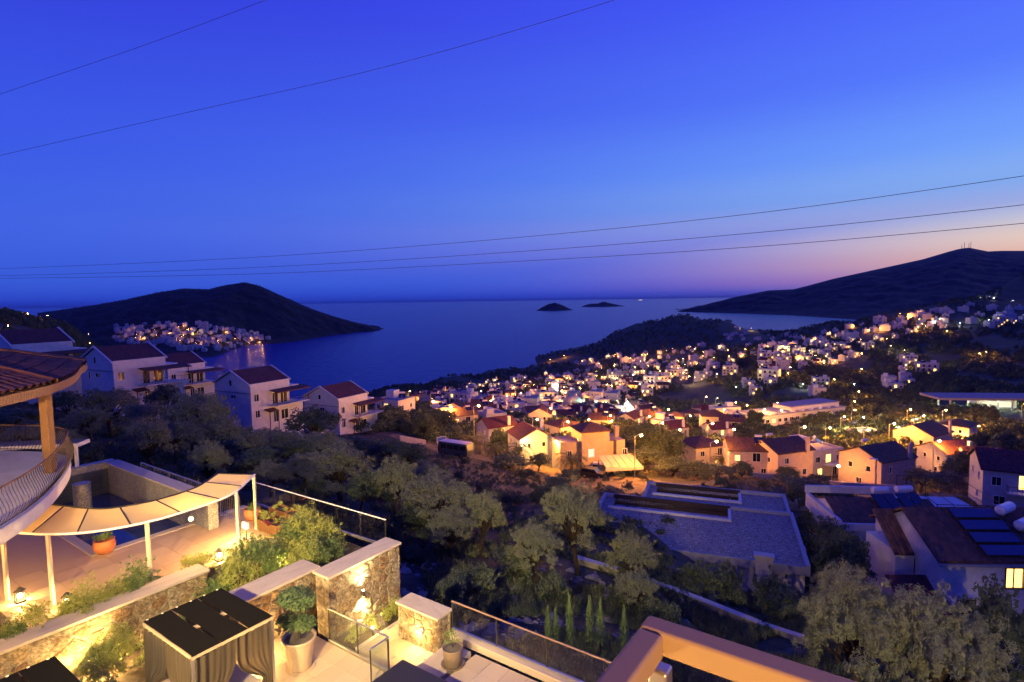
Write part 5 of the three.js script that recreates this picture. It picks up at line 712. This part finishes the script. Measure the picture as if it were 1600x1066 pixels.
// small garden lights: label, s, t, y, candela
function gardenLight(label, s, t, y, I, tone = warm, group) { const o = fg('garden_light', label, 'garden light', s, t, y, group); part('spike', new GB().rod([0, -0.3, 0], [0, 0.14, 0], 0.02, 0.02, 8).geo(), M.darkmetal, o); const b = part('bulb', new THREE.SphereGeometry(0.045, 14, 10).translate(0, 0.2, 0), glow([1, 0.76, 0.36], 14), o); b.castShadow = false; const l = new THREE.PointLight(tone, I * 5, 0, 2); l.position.set(0, 0.2, 0); l.castShadow = true; l.shadow.radius = 3; o.add(l); return o; }
gardenLight('glaring garden spotlight at the foot of the overgrown wall', -17.7, 5.35, -9.9, 17); gardenLight('garden spotlight hidden behind the black cabana', -14.55, 8.0, -9.88, 7); gardenLight('low light in the planting bed at the lit wall', -12.75, 10.75, -9.9, 1.6); gardenLight('light on the planted bank above the short wall', -17.2, 10.6, -9.0, 7); gardenLight('light between the shrubs near the planter boxes', -18.2, 12.4, -9.0, 6);
{ const o = thing('wall_lamp', 'recessed step light in the low stone block', 'wall lamp', ST(-11.5, 11.4, -9.75), FACE_T); part('lamp_face', rounded(0.2, 0.07, 0.03, 0.008), glow([1, 0.8, 0.45], 8), o); const l = new THREE.PointLight(warm, 9, 0, 2); l.position.set(0, 0, 0.12); l.castShadow = true; o.add(l); }
function lantern(label, s, t, y, I) { const o = fg('lantern', label, 'lantern', s, t, y); part('base', rounded(0.24, 0.05, 0.24, 0.01).translate(0, 0.03, 0), M.darkmetal, o); for (const x of [-1, 1]) for (const z of [-1, 1]) part('bar', new GB().cbox(x * 0.1, 0.2, z * 0.1, 0.018, 0.3, 0.018).geo(), M.darkmetal, o); part('cap', new GB().rod([0, 0.35, 0], [0, 0.47, 0], 0.17, 0.03, 4).geo(), M.darkmetal, o); const b = part('bulb', new THREE.SphereGeometry(0.075, 12, 10).translate(0, 0.2, 0), glow([1, 0.85, 0.55], 16), o); b.castShadow = false; const l = new THREE.PointLight(warm, I * 2, 0, 2); l.position.y = 0.2; l.castShadow = true; o.add(l); }
lantern('lantern on the paving beneath the tiled balcony', -21.9, 4.9, -9, 6); lantern('lantern among the shrubs by the first awning post', -20.3, 5.6, -9, 6); lantern('lantern at the foot of the middle awning post', -19.5, 9.75, -9, 6);
{ const o = fg('floodlight', 'white floodlight on a short stand beside the last awning post', 'floodlight', -20.3, 11.2, -9.0); part('stand', new GB().rod([0, 0, 0], [0, 0.5, 0], 0.03).rod([-0.25, 0.02, 0], [0.25, 0.02, 0], 0.02).rod([0, 0.02, -0.25], [0, 0.02, 0.25], 0.02).geo(), M.darkmetal, o); part('lamp_housing', rounded(0.3, 0.24, 0.1, 0.02).translate(0, 0.6, 0), M.whitemetal, o); part('lamp_face', rounded(0.24, 0.18, 0.02, 0.005).translate(0, 0.6, 0.06), glow([1, 0.82, 0.45], 20), o); const l = new THREE.PointLight(warm, 42, 0, 2); l.position.set(0, 0.6, 0.16); l.castShadow = true; l.shadow.radius = 4; o.add(l); }
// black cabanas with sheer curtains
const blackCloth = new THREE.MeshPhysicalMaterial({ color: lin(0.006, 0.006, 0.006), roughness: 1, specularIntensity: 0.15, side: THREE.DoubleSide }), sheer = new THREE.MeshPhysicalMaterial({ color: lin(0.07, 0.06, 0.05), roughness: 0.9, specularIntensity: 0.2, transmission: 0.5, thickness: 0, side: THREE.DoubleSide });
function curtain(w, h, tie, side) { const nu = 40, nv = 24, p = [], ix = []; for (let j = 0; j <= nv; j++) for (let i = 0; i <= nu; i++) { const v = j / nv, u = i / nu, gather = 1 - tie * Math.exp(-Math.pow((v - 0.66) / 0.2, 2)), x = side > 0 ? w * (1 - (1 - u) * gather) : w * u * gather, z = 0.022 * Math.sin(u * 6.283 * 4.3 + 2 * v + 1.3 * Math.sin(u * 9)) * (0.5 + v) + 0.015 * Math.sin(u * 31 + v * 3); p.push(x, -v * h, z); } for (let j = 0; j < nv; j++) for (let i = 0; i < nu; i++) { const a = j * (nu + 1) + i; ix.push(a, a + nu + 1, a + 1, a + 1, a + nu + 1, a + nu + 2); } const g = new THREE.BufferGeometry(); g.setAttribute('position', new THREE.Float32BufferAttribute(p, 3)); g.setIndex(ix); g.computeVertexNormals(); return metreUV(g); }
function cabana(s0, t0, label) {
  const o = fg('cabana', label, 'cabana', s0, t0, -9.9), W = 2.4, D = 1.95, h = 2.2;
  for (const x of [0.04, W - 0.04]) for (const z of [-0.04, -D + 0.04]) part('post', rounded(0.07, h, 0.07, 0.01).translate(x, h / 2, z), M.steel, o);
  const fr = new GB(); for (const z of [-0.04, -D + 0.04]) fr.box(0, h - 0.07, z - 0.035, W, h, z + 0.035); for (const x of [0.04, W / 2, W - 0.04]) fr.box(x - 0.035, h - 0.069, -D + 0.08, x + 0.035, h - 0.001, -0.08); part('roof_frame', fr.geo(), M.tan, o);
  for (let i = 0; i < 3; i++) { const z0 = -0.02 - i * 0.645, z1 = z0 - 0.62, c = (z0 + z1) / 2, g = new GB(), N = 12; for (let k = 0; k < N; k++) { const x = q => q / N * (W + 0.04) - 0.02, y = q => h + 0.03 - 0.008 * Math.sin(q / N * 6.283 * 1 + 1) ** 2, e = q => -0.012 + 0.05 * Math.sin(q / N * Math.PI) ; g.quad([x(k), y(k), z0 - (i ? e(k) : 0)], [x(k + 1), y(k + 1), z0 - (i ? e(k + 1) : 0)], [x(k + 1), y(k + 1), z1 + (i < 2 ? e(k + 1) : 0)], [x(k), y(k), z1 + (i < 2 ? e(k) : 0)]); } part('roof_cloth', g.geo(), blackCloth, o); }
  for (let i = 0; i < 6; i++) part('eyelet', new THREE.TorusGeometry(0.022, 0.007, 6, 12).rotateX(Math.PI / 2).translate(0.03, h + 0.05, -0.1 - i * 0.34), M.whitemetal, o);
  const add = (g, x, z, ry) => { const m = part('curtain', g, sheer, o); m.position.set(x, h - 0.08, z); m.rotation.y = ry; };
  add(curtain(1.15, 2.05, 0.72, -1), 0.06, 0.0, 0); add(curtain(1.15, 2.05, 0.72, 1), W - 1.2, 0.0, 0); add(curtain(0.9, 2.05, 0.7, -1), W, -0.06, Math.PI / 2); add(curtain(0.9, 2.05, 0.7, 1), W, -D + 0.98, Math.PI / 2); add(curtain(0.9, 2.05, 0.5, 1), 0, -D + 0.98, Math.PI / 2); add(curtain(0.7, 2.05, 0.3, -1), 0.06, -D, 0);
  part('bed_base', rounded(2.1, 0.3, 1.7, 0.02).translate(W / 2, 0.16, -D / 2), M.wood, o); part('mattress', rounded(2.06, 0.18, 1.66, 0.06, 3).translate(W / 2, 0.4, -D / 2), mat([0.55, 0.5, 0.44], 0.9, { map: T.fabric, rpt: 4 }), o); for (const z of [-0.5, -1.4]) part('pillow', rounded(0.4, 0.14, 0.6, 0.06, 3).translate(0.35, 0.56, z), mat([0.5, 0.42, 0.34], 0.9, { map: T.fabric, rpt: 4 }), o);
}
cabana(-14.95, 5.55, 'black cloth cabana with tied sheer curtains beside the potted ficus'); cabana(-15.1, 1.95, 'second black cabana, only a corner of its roof showing');
// pots with plants
const pebble = mat([0.5, 0.46, 0.4], 0.9, { map: T.gravel, rpt: 2.5, bump: T.gravelB, bs: 0.02 });
{
  const o = fg('potted_ficus', 'big tapered pot with a two-tiered clipped ficus', 'potted plant', -13.2, 8.6, -9.9); part('pot', lathe([[0.01, 0.02], [0.27, 0.02], [0.29, 0.06], [0.41, 0.78], [0.45, 0.84], [0.45, 0.9], [0.40, 0.9], [0.38, 0.8], [0.01, 0.8]], 36), mat([0.40, 0.31, 0.23], 0.5, { map: T.mottle, rpt: 1.5 }), o); part('saucer', lathe([[0.01, 0], [0.36, 0], [0.38, 0.03], [0.01, 0.03]], 32), M.tan, o); part('pebbles', lathe([[0.385, 0.83], [0.2, 0.86], [0.01, 0.87]], 24), pebble, o);
  part('trunk', new GB().rod([0, 0.8, 0], [0.08, 1.2, 0.03], 0.05, 0.04).rod([0.08, 1.2, 0.03], [-0.1, 1.7, 0], 0.04, 0.03).rod([0.08, 1.2, 0.03], [0.25, 1.35, 0.1], 0.03, 0.02).geo(0.8), M.bark, o);
  const f = []; for (const [x, y, z, R, n] of [[-0.05, 1.98, 0, 0.44, 1300], [0.34, 2.02, 0.1, 0.36, 900], [-0.42, 1.86, -0.05, 0.36, 900], [0.05, 1.35, 0.1, 0.34, 700], [0.4, 1.42, 0.05, 0.3, 600], [-0.36, 1.3, 0.1, 0.3, 600], [0.5, 2.08, 0, 0.2, 250], [-0.55, 1.72, 0, 0.22, 260]]) clump(f, [x, y, z], R, n, 0.075, 0.045, 0.62); part('crown', leaves(f), L.ficus, o);
  const p = fg('potted_olive', 'dark cylindrical pot with pebbles and a small sprig on the lower terrace', 'potted plant', -9.82, 11.0, -9.9); part('pot', lathe([[0.01, 0.04], [0.24, 0.04], [0.27, 0.5], [0.29, 0.52], [0.26, 0.52], [0.25, 0.46], [0.01, 0.46]], 32), mat([0.16, 0.125, 0.10], 0.55), p); part('saucer', lathe([[0.01, 0], [0.3, 0], [0.33, 0.05], [0.3, 0.05], [0.28, 0.03], [0.01, 0.03]], 32), mat([0.14, 0.11, 0.09], 0.55), p); part('pebbles', lathe([[0.25, 0.475], [0.1, 0.5], [0.01, 0.5]], 24), pebble, p);
  const g = []; for (const [x, y, z] of [[-0.15, 0.85, 0], [0.05, 0.95, 0.05], [0.16, 0.78, 0], [-0.05, 0.7, 0.1]]) clump(g, [x, y, z], 0.14, 60, 0.08, 0.02); part('trunk', new GB().rod([0, 0.45, 0], [0.02, 0.9, 0.03], 0.012, 0.006).rod([0, 0.5, 0], [-0.15, 0.85, 0], 0.009, 0.004).rod([0, 0.5, 0], [0.16, 0.78, 0], 0.009, 0.004).geo(), M.bark, p); part('crown', leaves(g), L.green, p);
}
function terracotta(label, s, t, y, k) { const o = fg('terracotta_pot', label, 'potted plant', s, t, y); part('pot', lathe([[0.01, 0], [0.22, 0], [0.34, 0.2], [0.36, 0.34], [0.31, 0.46], [0.34, 0.5], [0.30, 0.5], [0.27, 0.42], [0.01, 0.4]].map(p => [p[0] * k, p[1] * k]), 32), mat([0.46, 0.15, 0.06], 0.65, { map: T.mottle, rpt: 2 }), o); const g = []; for (let i = 0; i < 6; i++) clump(g, [rr(-0.2, 0.2) * k, (0.52 + rr(0, 0.14)) * k, rr(-0.2, 0.2) * k], 0.15 * k, 60, 0.09, 0.05); part('leaves', leaves(g), L.green, o); }
terracotta('round terracotta pot at the near corner of the pool', -23.7, 7.75, -9, 1.0); terracotta('terracotta pot under the far end of the awning', -22.1, 12.5, -9, 0.95);
// wooden planter boxes
for (const [s, t, len, label] of [[-21.7, 13.0, 3.0, 'long wooden planter with young vegetables along the glass railing'], [-21.2, 12.0, 1.6, 'shorter wooden planter with red flowers before the long one']]) { const o = fg('planter_box', label, 'planter', s, t, -9); for (let k = 0; k < 3; k++) part('board', rounded(len, 0.14, 0.03, 0.006).translate(len / 2, 0.08 + k * 0.145, 0.0), M.wood, o), part('board', rounded(len, 0.14, 0.03, 0.006).translate(len / 2, 0.08 + k * 0.145, -0.5), M.wood, o); for (const x of [0.015, len / 3, len * 2 / 3, len - 0.015]) part('divider', rounded(0.03, 0.42, 0.47, 0.006).translate(x, 0.22, -0.25), M.wood, o); part('soil', new GB().box(0.03, 0.02, -0.48, len - 0.03, 0.34, -0.02).geo(), mat([0.06, 0.045, 0.03], 1), o); const g = []; for (let i = 0; i < len * 4; i++) clump(g, [rr(0.1, len - 0.1), rr(0.42, 0.75), rr(-0.42, -0.08)], 0.12, 40, 0.12, 0.04); part('leaves', leaves(g), L.yellow, o); if (len < 2) { const f = []; for (let i = 0; i < 4; i++) clump(f, [len * 0.7 + rr(-0.2, 0.2), 0.5, 0.1 + rr(-0.1, 0.1)], 0.1, 40, 0.06, 0.05); part('flowers', leaves(f), L.red, o); } }
// shrubs on the lit banks
{
  const sp = []; for (let i = 0; i < 26; i++) sp.push([rr(-18.1, -16.4), rr(2.2, 9.5), -9.95, rr(0.5, 0.95)]); for (let i = 0; i < 15; i++) sp.push([rr(-19.4, -19.0), rr(3.4, 9.4), -9.05, rr(0.45, 0.85)]); for (let i = 0; i < 26; i++) sp.push([rr(-18.6, -15.9), rr(9.2, 13.3), -9.15, rr(0.5, 1.1)]);
  for (const [s, t, y, k] of sp) { if (s > -16.5 && t < 7.8 && t > 5) continue; plant('shrub', pick(G.shrub), rnd() < 0.5 ? L.yellow : L.green, s < -18.7 ? 'feathery shrub behind the overgrown wall at the edge of the neighbouring paving' : t > 9.15 ? 'bushy shrub on the lit bank between planter boxes and stone walls' : 'yellow-lit shrub at the face of the overgrown stone wall', 'shrub', ST(s, t, y), rr(0, 6), k, s < -18.7 ? 'shrubs behind the wall' : t > 9.15 ? 'shrubs on the upper bank' : 'shrubs against the wall face'); }
  for (const [t, k] of [[10.2, 0.35], [10.9, 0.4], [11.5, 0.32], [11.9, 0.45]]) plant('shrub', pick(G.shrub), L.yellow, 'small leafy plant in the bed under the double wall lamp', 'shrub', ST(-13.0, t, -9.98), rr(0, 6), k, 'plants in the bed');
  const b = struct('planted_bank', new GB().box(-18.36, -2.5, -9.6, -14.98, 0, -0.5).box(-19.1, -2.5, -13.45, -15.76, 0.85, -9.61).geo(), mat([0.12, 0.09, 0.06], 1, { map: T.earth, rpt: 0.8, bump: T.earth, bs: 0.05 })); b.position.y = -10.0; b.rotation.y = FACE_T;
}
// neighbour's curved awning on posts
{
  const F = [[-22.6, 4.6], [-20.9, 5.36], [-19.89, 6.24], [-19.34, 7.41], [-19.25, 8.8], [-19.5, 10.2], [-21.02, 12.06]], B = [[-23.4, 6.0], [-21.9, 6.5], [-20.95, 7.0], [-20.55, 7.75], [-20.45, 8.6], [-20.65, 9.6], [-21.6, 10.9]], o = thing('awning', 'curved cream awning of seven fabric panels on slim posts beside the pool', 'awning', ST(-20, 8, -9), 0), org = V(...ST(-20, 8, -9));
  const P = ([s, t], y) => V(...ST(s, t, y)).sub(org), fc = new THREE.CatmullRomCurve3(F.map(q => P(q, -6.8))), bc = new THREE.CatmullRomCurve3(B.map(q => P(q, -6.55))), cloth = new THREE.MeshPhysicalMaterial({ color: lin(0.62, 0.46, 0.22), roughness: 0.9, transmission: 0.3, thickness: 0, side: THREE.DoubleSide }), N = 7;
  for (let k = 0; k < N; k++) { const g = new GB(); for (let a = 0; a < 6; a++) for (let b = 0; b < 6; b++) { const X = (i, j) => { const u = (k + 0.015 + 0.97 * i / 6) / N, f = fc.getPointAt(u), q = bc.getPointAt(u), v = f.lerp(q, j / 6); v.y -= 0.07 * Math.sin(Math.PI * j / 6) * Math.sin(Math.PI * i / 6); return v.toArray(); }; g.quad(X(a, b), X(a + 1, b), X(a + 1, b + 1), X(a, b + 1)); } part('fabric_panel', g.geo(0.6), cloth, o); }
  for (let k = 0; k <= N; k++) { const f = fc.getPointAt(k / N), q = bc.getPointAt(k / N); part('rib', new GB().rod(f.toArray(), q.toArray(), 0.025, 0.025, 6).geo(0.8), M.darkmetal, o); }
  part('edge_beam', new THREE.TubeGeometry(fc, 60, 0.04, 8), M.whitemetal, o); part('edge_beam', new THREE.TubeGeometry(bc, 60, 0.035, 8), M.darkmetal, o);
  for (const u of [0.03, 0.2, 0.47, 0.8, 0.99]) { const f = fc.getPointAt(u); part('post', new GB().box(f.x - 0.045, -0.05, f.z - 0.045, f.x + 0.045, f.y, f.z + 0.045).geo(), M.cream, o); }
  const hb = part('pendant_lamp', new THREE.SphereGeometry(0.08, 12, 10), glow([1, 0.7, 0.3], 6), o), u = fc.getPointAt(0.62); hb.position.set(u.x - 0.3, u.y - 0.45, u.z - 0.2); const l = new THREE.PointLight(amber, 24, 0, 2); l.position.copy(hb.position); l.castShadow = true; o.add(l); part('pendant_cord', new GB().rod([u.x - 0.3, u.y - 0.02, u.z - 0.2], [u.x - 0.3, u.y - 0.38, u.z - 0.2], 0.008).geo(), M.dark, o);
}
// swimming pool: basin with mosaic walls, raised far wall, water, coping
{
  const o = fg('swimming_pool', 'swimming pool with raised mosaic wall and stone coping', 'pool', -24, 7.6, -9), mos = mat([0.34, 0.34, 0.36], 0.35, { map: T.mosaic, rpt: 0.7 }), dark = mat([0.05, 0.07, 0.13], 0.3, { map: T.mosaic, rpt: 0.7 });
  part('basin', new GB().box(-8.2, -2, -3.3, 0.6, -1.6, 0).box(-8.4, -1.6, -3.5, -8.2, 0.9, 0).geo(), dark, o); part('raised_wall', new GB().box(-8.2, -1.6, -3.7, 1.5, 1.2, -3.3).geo(), mos, o); part('wall_coping', rounded(9.8, 0.06, 0.6, 0.01).translate(-3.35, 1.232, -3.5), M.stoneTop, o); part('left_wall', new GB().box(-8.8, -1.6, -3.7, -8.41, 1.25, -1.2).geo(), mos, o);
  part('near_wall', new GB().box(-8.2, -1.6, 0, 0.6, -0.021, 0.3).geo(), dark, o); part('coping', rounded(8.6, 0.05, 0.34, 0.012).translate(-4, 0.015, 0.1), M.stoneTop, o); part('coping', rounded(0.34, 0.05, 5.6, 0.012).translate(0.25, 0.016, -2.75), M.stoneTop, o);
  part('water', new GB().box(-8.19, -0.3, -3.29, 0.59, -0.28, -0.001).geo(), new THREE.MeshPhysicalMaterial({ color: lin(0.02, 0.04, 0.12), roughness: 0.05, ior: 1.33 }), o); part('column', new GB().rod([-6.3, -1.6, -1.6], [-6.3, 1.0, -1.6], 0.34, 0.34, 20).geo(0.7), mos, o);
  const r = fg('metal_railing', 'grey metal bar railing behind the raised pool wall', 'railing', -31, 11.9, -9.0), n = 60; part('rail', new GB().box(0, 1.15, -0.02, 9, 1.19, 0.02).box(0, 0.15, -0.015, 9, 0.18, 0.015).geo(), M.steel, r); for (let i = 0; i <= n; i++) part('bar', new GB().cbox(9 * i / n, 0.6, 0, i % 10 ? 0.014 : 0.04, 1.1, i % 10 ? 0.014 : 0.04).geo(), M.steel, r);
  const f = thing('portal_frame', 'pebble-topped beam on two slim white posts beyond the pool', 'pergola', ST(-33, 10.5, -9), FACE_T), a = onY(118, 690, -6.6), q = V(a.x, -6.6, a.z); f.position.set(a.x, -9.4, a.z); f.rotation.y = 0.12; part('beam', new GB().box(-6, 2.62, -0.5, 0.35, 2.8, 0.5).geo(), M.white, f); part('pebble_top', new GB().box(-5.9, 2.801, -0.42, 0.27, 2.83, 0.42).geo(), pebble, f); for (const x of [-0.15, 0.2]) part('post', new GB().cbox(x, 0.3, 0.35, 0.12, 4.6, 0.12).geo(), M.white, f);
}
// round balcony of the neighbouring house: slab, railing, post, tiled roof
{
  const C = [[-12.3, -11.6], [-12.75, -13.6], [-13.1, -14.8], [-13.65, -16.1], [-14.5, -17.7], [-15.45, -19.2], [-16.3, -20.2], [-17.4, -20.8], [-19.2, -21.1], [-22.5, -21.2]].map(([x, z]) => V(x, 0, z)), cv = new THREE.CatmullRomCurve3(C), o = thing('round_balcony', 'curved white balcony with bulging iron railing, timber post and tiled roof', 'balcony', [-18, -5.5, -16]), org = V(-18, 0, -16);
  const pts = cv.getSpacedPoints(60), sh = new THREE.Shape([...pts.map(p => new THREE.Vector2(p.x + 18, -(p.z + 16))), new THREE.Vector2(-9, 5.2), new THREE.Vector2(-9, -4.4)]), sl = new THREE.ExtrudeGeometry(sh, { depth: 0.35, bevelEnabled: true, bevelSize: 0.03, bevelThickness: 0.03, bevelSegments: 2 }); sl.rotateX(-Math.PI / 2); sl.translate(0, -0.36, 0); part('slab', metreUV(sl), M.white, o);
  const hand = pts.map(p => V(p.x + 18, 1.02, p.z + 16)), foot = pts.map(p => V(p.x + 18, 0.1, p.z + 16)); part('handrail', new THREE.TubeGeometry(new THREE.CatmullRomCurve3(hand), 120, 0.028, 8), M.wood, o); part('foot_rail', new THREE.TubeGeometry(new THREE.CatmullRomCurve3(foot), 120, 0.016, 6), M.darkmetal, o);
  const iron = mat([0.07, 0.045, 0.03], 0.8); const bars = cv.getSpacedPoints(110); bars.forEach((p, i) => { const t = cv.getTangentAt(i / 110), nx = -t.z, nz = t.x, b = [[0.0, 0.1], [0.1, 0.25], [0.15, 0.42], [0.09, 0.65], [0.02, 0.85], [0, 1.0]].map(([k, y]) => V(p.x + 18 - nx * k * -1, y, p.z + 16 - nz * k * -1)); part('baluster', new THREE.TubeGeometry(new THREE.CatmullRomCurve3(b), 8, 0.011, 5), iron, o); });
  part('post', rounded(0.26, 2.9, 0.26, 0.02).translate(2.7, 1.45, -2.25), M.wood, o); part('wall', new GB().box(-9, -3.5, -3.5, -4.2, 3.4, 6).geo(), M.cream, o);
  // roof: fan of pan tiles from the curved eave up to the ridge point
  const E = [[-13.3, -11], [-13.9, -13.8], [-14.15, -15.6], [-14.5, -17.5], [-15.5, -19.7], [-17.2, -22.3], [-19.2, -25.2], [-22, -27]].map(([x, z]) => V(x, -2.45, z)), ec = new THREE.CatmullRomCurve3(E), A = V(-23, -0.75, -19), rows = 12, cols = 54, tiles = [0.34, 0.4, 0.46].map((r, i) => mat([r, 0.115 + 0.015 * i, 0.05], 0.75, { map: T.earth, rpt: 2 })), tileM2 = thing('tiled_roof', 'curved roof of orange clay tiles over the round balcony', 'roof', [-18, -2.45, -16]), base = V(-18, -2.45, -16);
  const under = new GB(), es = ec.getSpacedPoints(cols).map(p => p.clone().sub(base)), ap = A.clone().sub(base); for (let i = 0; i < cols; i++) under.tri(es[i].toArray(), es[i + 1].toArray(), ap.toArray()); part('roof_deck', under.geo().translate(0, -0.05, 0), M.wood, tileM2);
  for (let i = 0; i < cols; i++) for (let k = 0; k < rows; k++) { // each barrel tile: a half pipe along the slope
    const u0 = k / rows * 0.94, u1 = u0 + 0.94 / rows * 1.12, g = new GB(), n = 5, W = q => { const a = es[i].clone().lerp(ap, q), b = es[i + 1].clone().lerp(ap, q); return [a, b]; }, ring = (q, lift) => { const [a, b] = W(q), m = a.clone().add(b).multiplyScalar(0.5), r = a.distanceTo(b) * 0.5; return Array.from({ length: n + 1 }, (_, j) => { const an = Math.PI * j / n, v = m.clone().addScaledVector(a.clone().sub(b).normalize(), Math.cos(an) * r * 0.98); v.y += Math.sin(an) * Math.min(0.09, r * 0.75) + lift; return v.toArray(); }); }, p = ring(u0, 0.03), q = ring(u1, 0.005); if (W(u0)[0].distanceTo(W(u0)[1]) < 0.07) continue;
    for (let j = 0; j < n; j++) g.quad(p[j], p[j + 1], q[j + 1], q[j]); const t = part('tile', g.geo(0.9), pick(tiles), tileM2); t.material.side = THREE.DoubleSide;
  }
  const fas = new GB(); for (let i = 0; i < cols; i++) { const a = es[i], b = es[i + 1], f = (v, y) => [v.x, v.y + y, v.z]; fas.quad(f(a, -0.3), f(b, -0.3), f(b, -0.03), f(a, -0.03)); } part('fascia', fas.geo(), mat([0.4, 0.26, 0.15], 0.85, { side: THREE.DoubleSide, map: T.wood, rpt: 1 }), tileM2);
  for (const k of [20, 40]) part('hip_tiles', new THREE.TubeGeometry(new THREE.CatmullRomCurve3([es[k].clone().add(V(0, 0.06, 0)), es[k].clone().lerp(ap, 0.5).add(V(0, 0.09, 0)), ap.clone().add(V(0, 0.06, 0))]), 30, 0.1, 8), tiles[1], tileM2);
  const lamp = thing('ceiling_lamp', 'ceiling lamp under the round balcony', 'lamp', ST(-22.2, 3.2, -6.05)); part('lamp_face', new THREE.CylinderGeometry(0.16, 0.16, 0.06, 20), glow([1, 0.62, 0.24], 5), lamp); const l = new THREE.PointLight(amber, 50, 0, 2); l.position.y = -0.14; l.castShadow = true; l.shadow.radius = 6; lamp.add(l);
}
// ---------------------------------------------------------------- our own house: balcony with rail, facade behind, its lamps
{
  const o = fg('balcony_rail', 'copper-toned balcony handrail over glass at the corner of our own balcony', 'railing', -0.32, 0.825, -0.5), brass = mat([0.19, 0.15, 0.12], 0.6);
  part('handrail', rounded(5, 0.038, 0.04, 0.006, 3).translate(2.5, -0.019, 0.02), brass, o); part('handrail', rounded(0.04, 0.038, 3, 0.006, 3).translate(0.02, -0.0192, 1.542), brass, o);
  for (let i = 0; i < 4; i++) part('pane', new GB().box(0.07 + i * 1.1, -1.1, 0.014, 0.07 + i * 1.1 + 1.07, -0.04, 0.024).geo(), M.glass, o); for (let i = 0; i < 2; i++) part('pane', new GB().box(0.014, -1.1, 0.08 + i * 1.1, 0.024, -0.04, 1.15 + i * 1.1).geo(), M.glass, o);
  part('corner_post', rounded(0.03, 1.08, 0.03, 0.005).translate(0.03, -0.6, 0.03), M.steel, o);
  const h = fg('villa', 'our own villa behind the balcony, pale rendered walls', 'house', -0.4, 0.9, -1.65); part('balcony_slab', new GB().box(0, -0.3, 0, 9, 0, 4.2).geo(), M.stoneTop, h); part('wall', new GB().box(-9, -12, 4.21, 12, 4.5, 10).geo(), M.cream, h); part('balcony_ceiling', new GB().box(0, 2.7, 0.6, 9, 2.95, 4.2).geo(), M.white, h);
  const c = fg('balcony_lamp', 'low wall lamp of our own balcony', 'lamp', 2.2, -2.9, -0.95); part('lamp_face', new THREE.CylinderGeometry(0.14, 0.14, 0.05, 20), glow([1, 0.6, 0.2], 5), c); const l = new THREE.SpotLight(lin(1, 0.45, 0.1), 230, 0, 0.3, 0.5, 2); l.target.position.set(-2.0, 0.40, -3.5); c.add(l.target); l.position.z = -0.2; l.castShadow = true; l.shadow.radius = 6; c.add(l);
  const flood = (label, s, t, y, I, tx, ang) => { const f = fg('facade_floodlight', label, 'floodlight', s, t, y); part('lamp_housing', rounded(0.3, 0.2, 0.14, 0.02), M.darkmetal, f); part('lamp_face', rounded(0.26, 0.16, 0.02, 0.005).translate(0, 0, -0.09), glow([1, 0.75, 0.35], 12), f); const k = new THREE.SpotLight(lin(1, 0.68, 0.28), I, 0, ang, 0.8, 2); k.position.set(0, 0, -0.16); k.target.position.set(...tx); k.castShadow = true; k.shadow.radius = 6; f.add(k, k.target); };
  flood('garden floodlight on our facade aimed at the olive trees on the right', 9, -3.2, -3.5, 2400, [-9.5, -14, -27.5], 0.34); flood('garden floodlight on our facade aimed at the slope ahead', -1.5, -3.2, -3.5, 650, [-7.8, -8.5, -21.2], 0.42);
  flood('floodlight high on our facade aimed at the tiled balcony roof', -8, -3.2, -0.9, 1500, [-9, -1.4, -14], 0.9);
  flood('floodlight high on our facade aimed at the olive grove', -4, -3.2, -0.9, 2800, [-26, -11, -37], 0.55);
  const wl = fg('facade_lamp', 'wall lamp on our facade above the lower terrace', 'wall lamp', -8.2, -3.2, -6.6); part('lamp_face', rounded(0.2, 0.3, 0.1, 0.02), glow([1, 0.62, 0.22], 8), wl); const p = new THREE.PointLight(lin(1, 0.54, 0.14), 650, 0, 2); p.position.z = -0.25; p.castShadow = true; p.shadow.radius = 5; wl.add(p);
}
// evening air over the sea
scene.fog = new THREE.FogExp2(0x8090d0, 0.000008);
renderer.render(scene, camera);
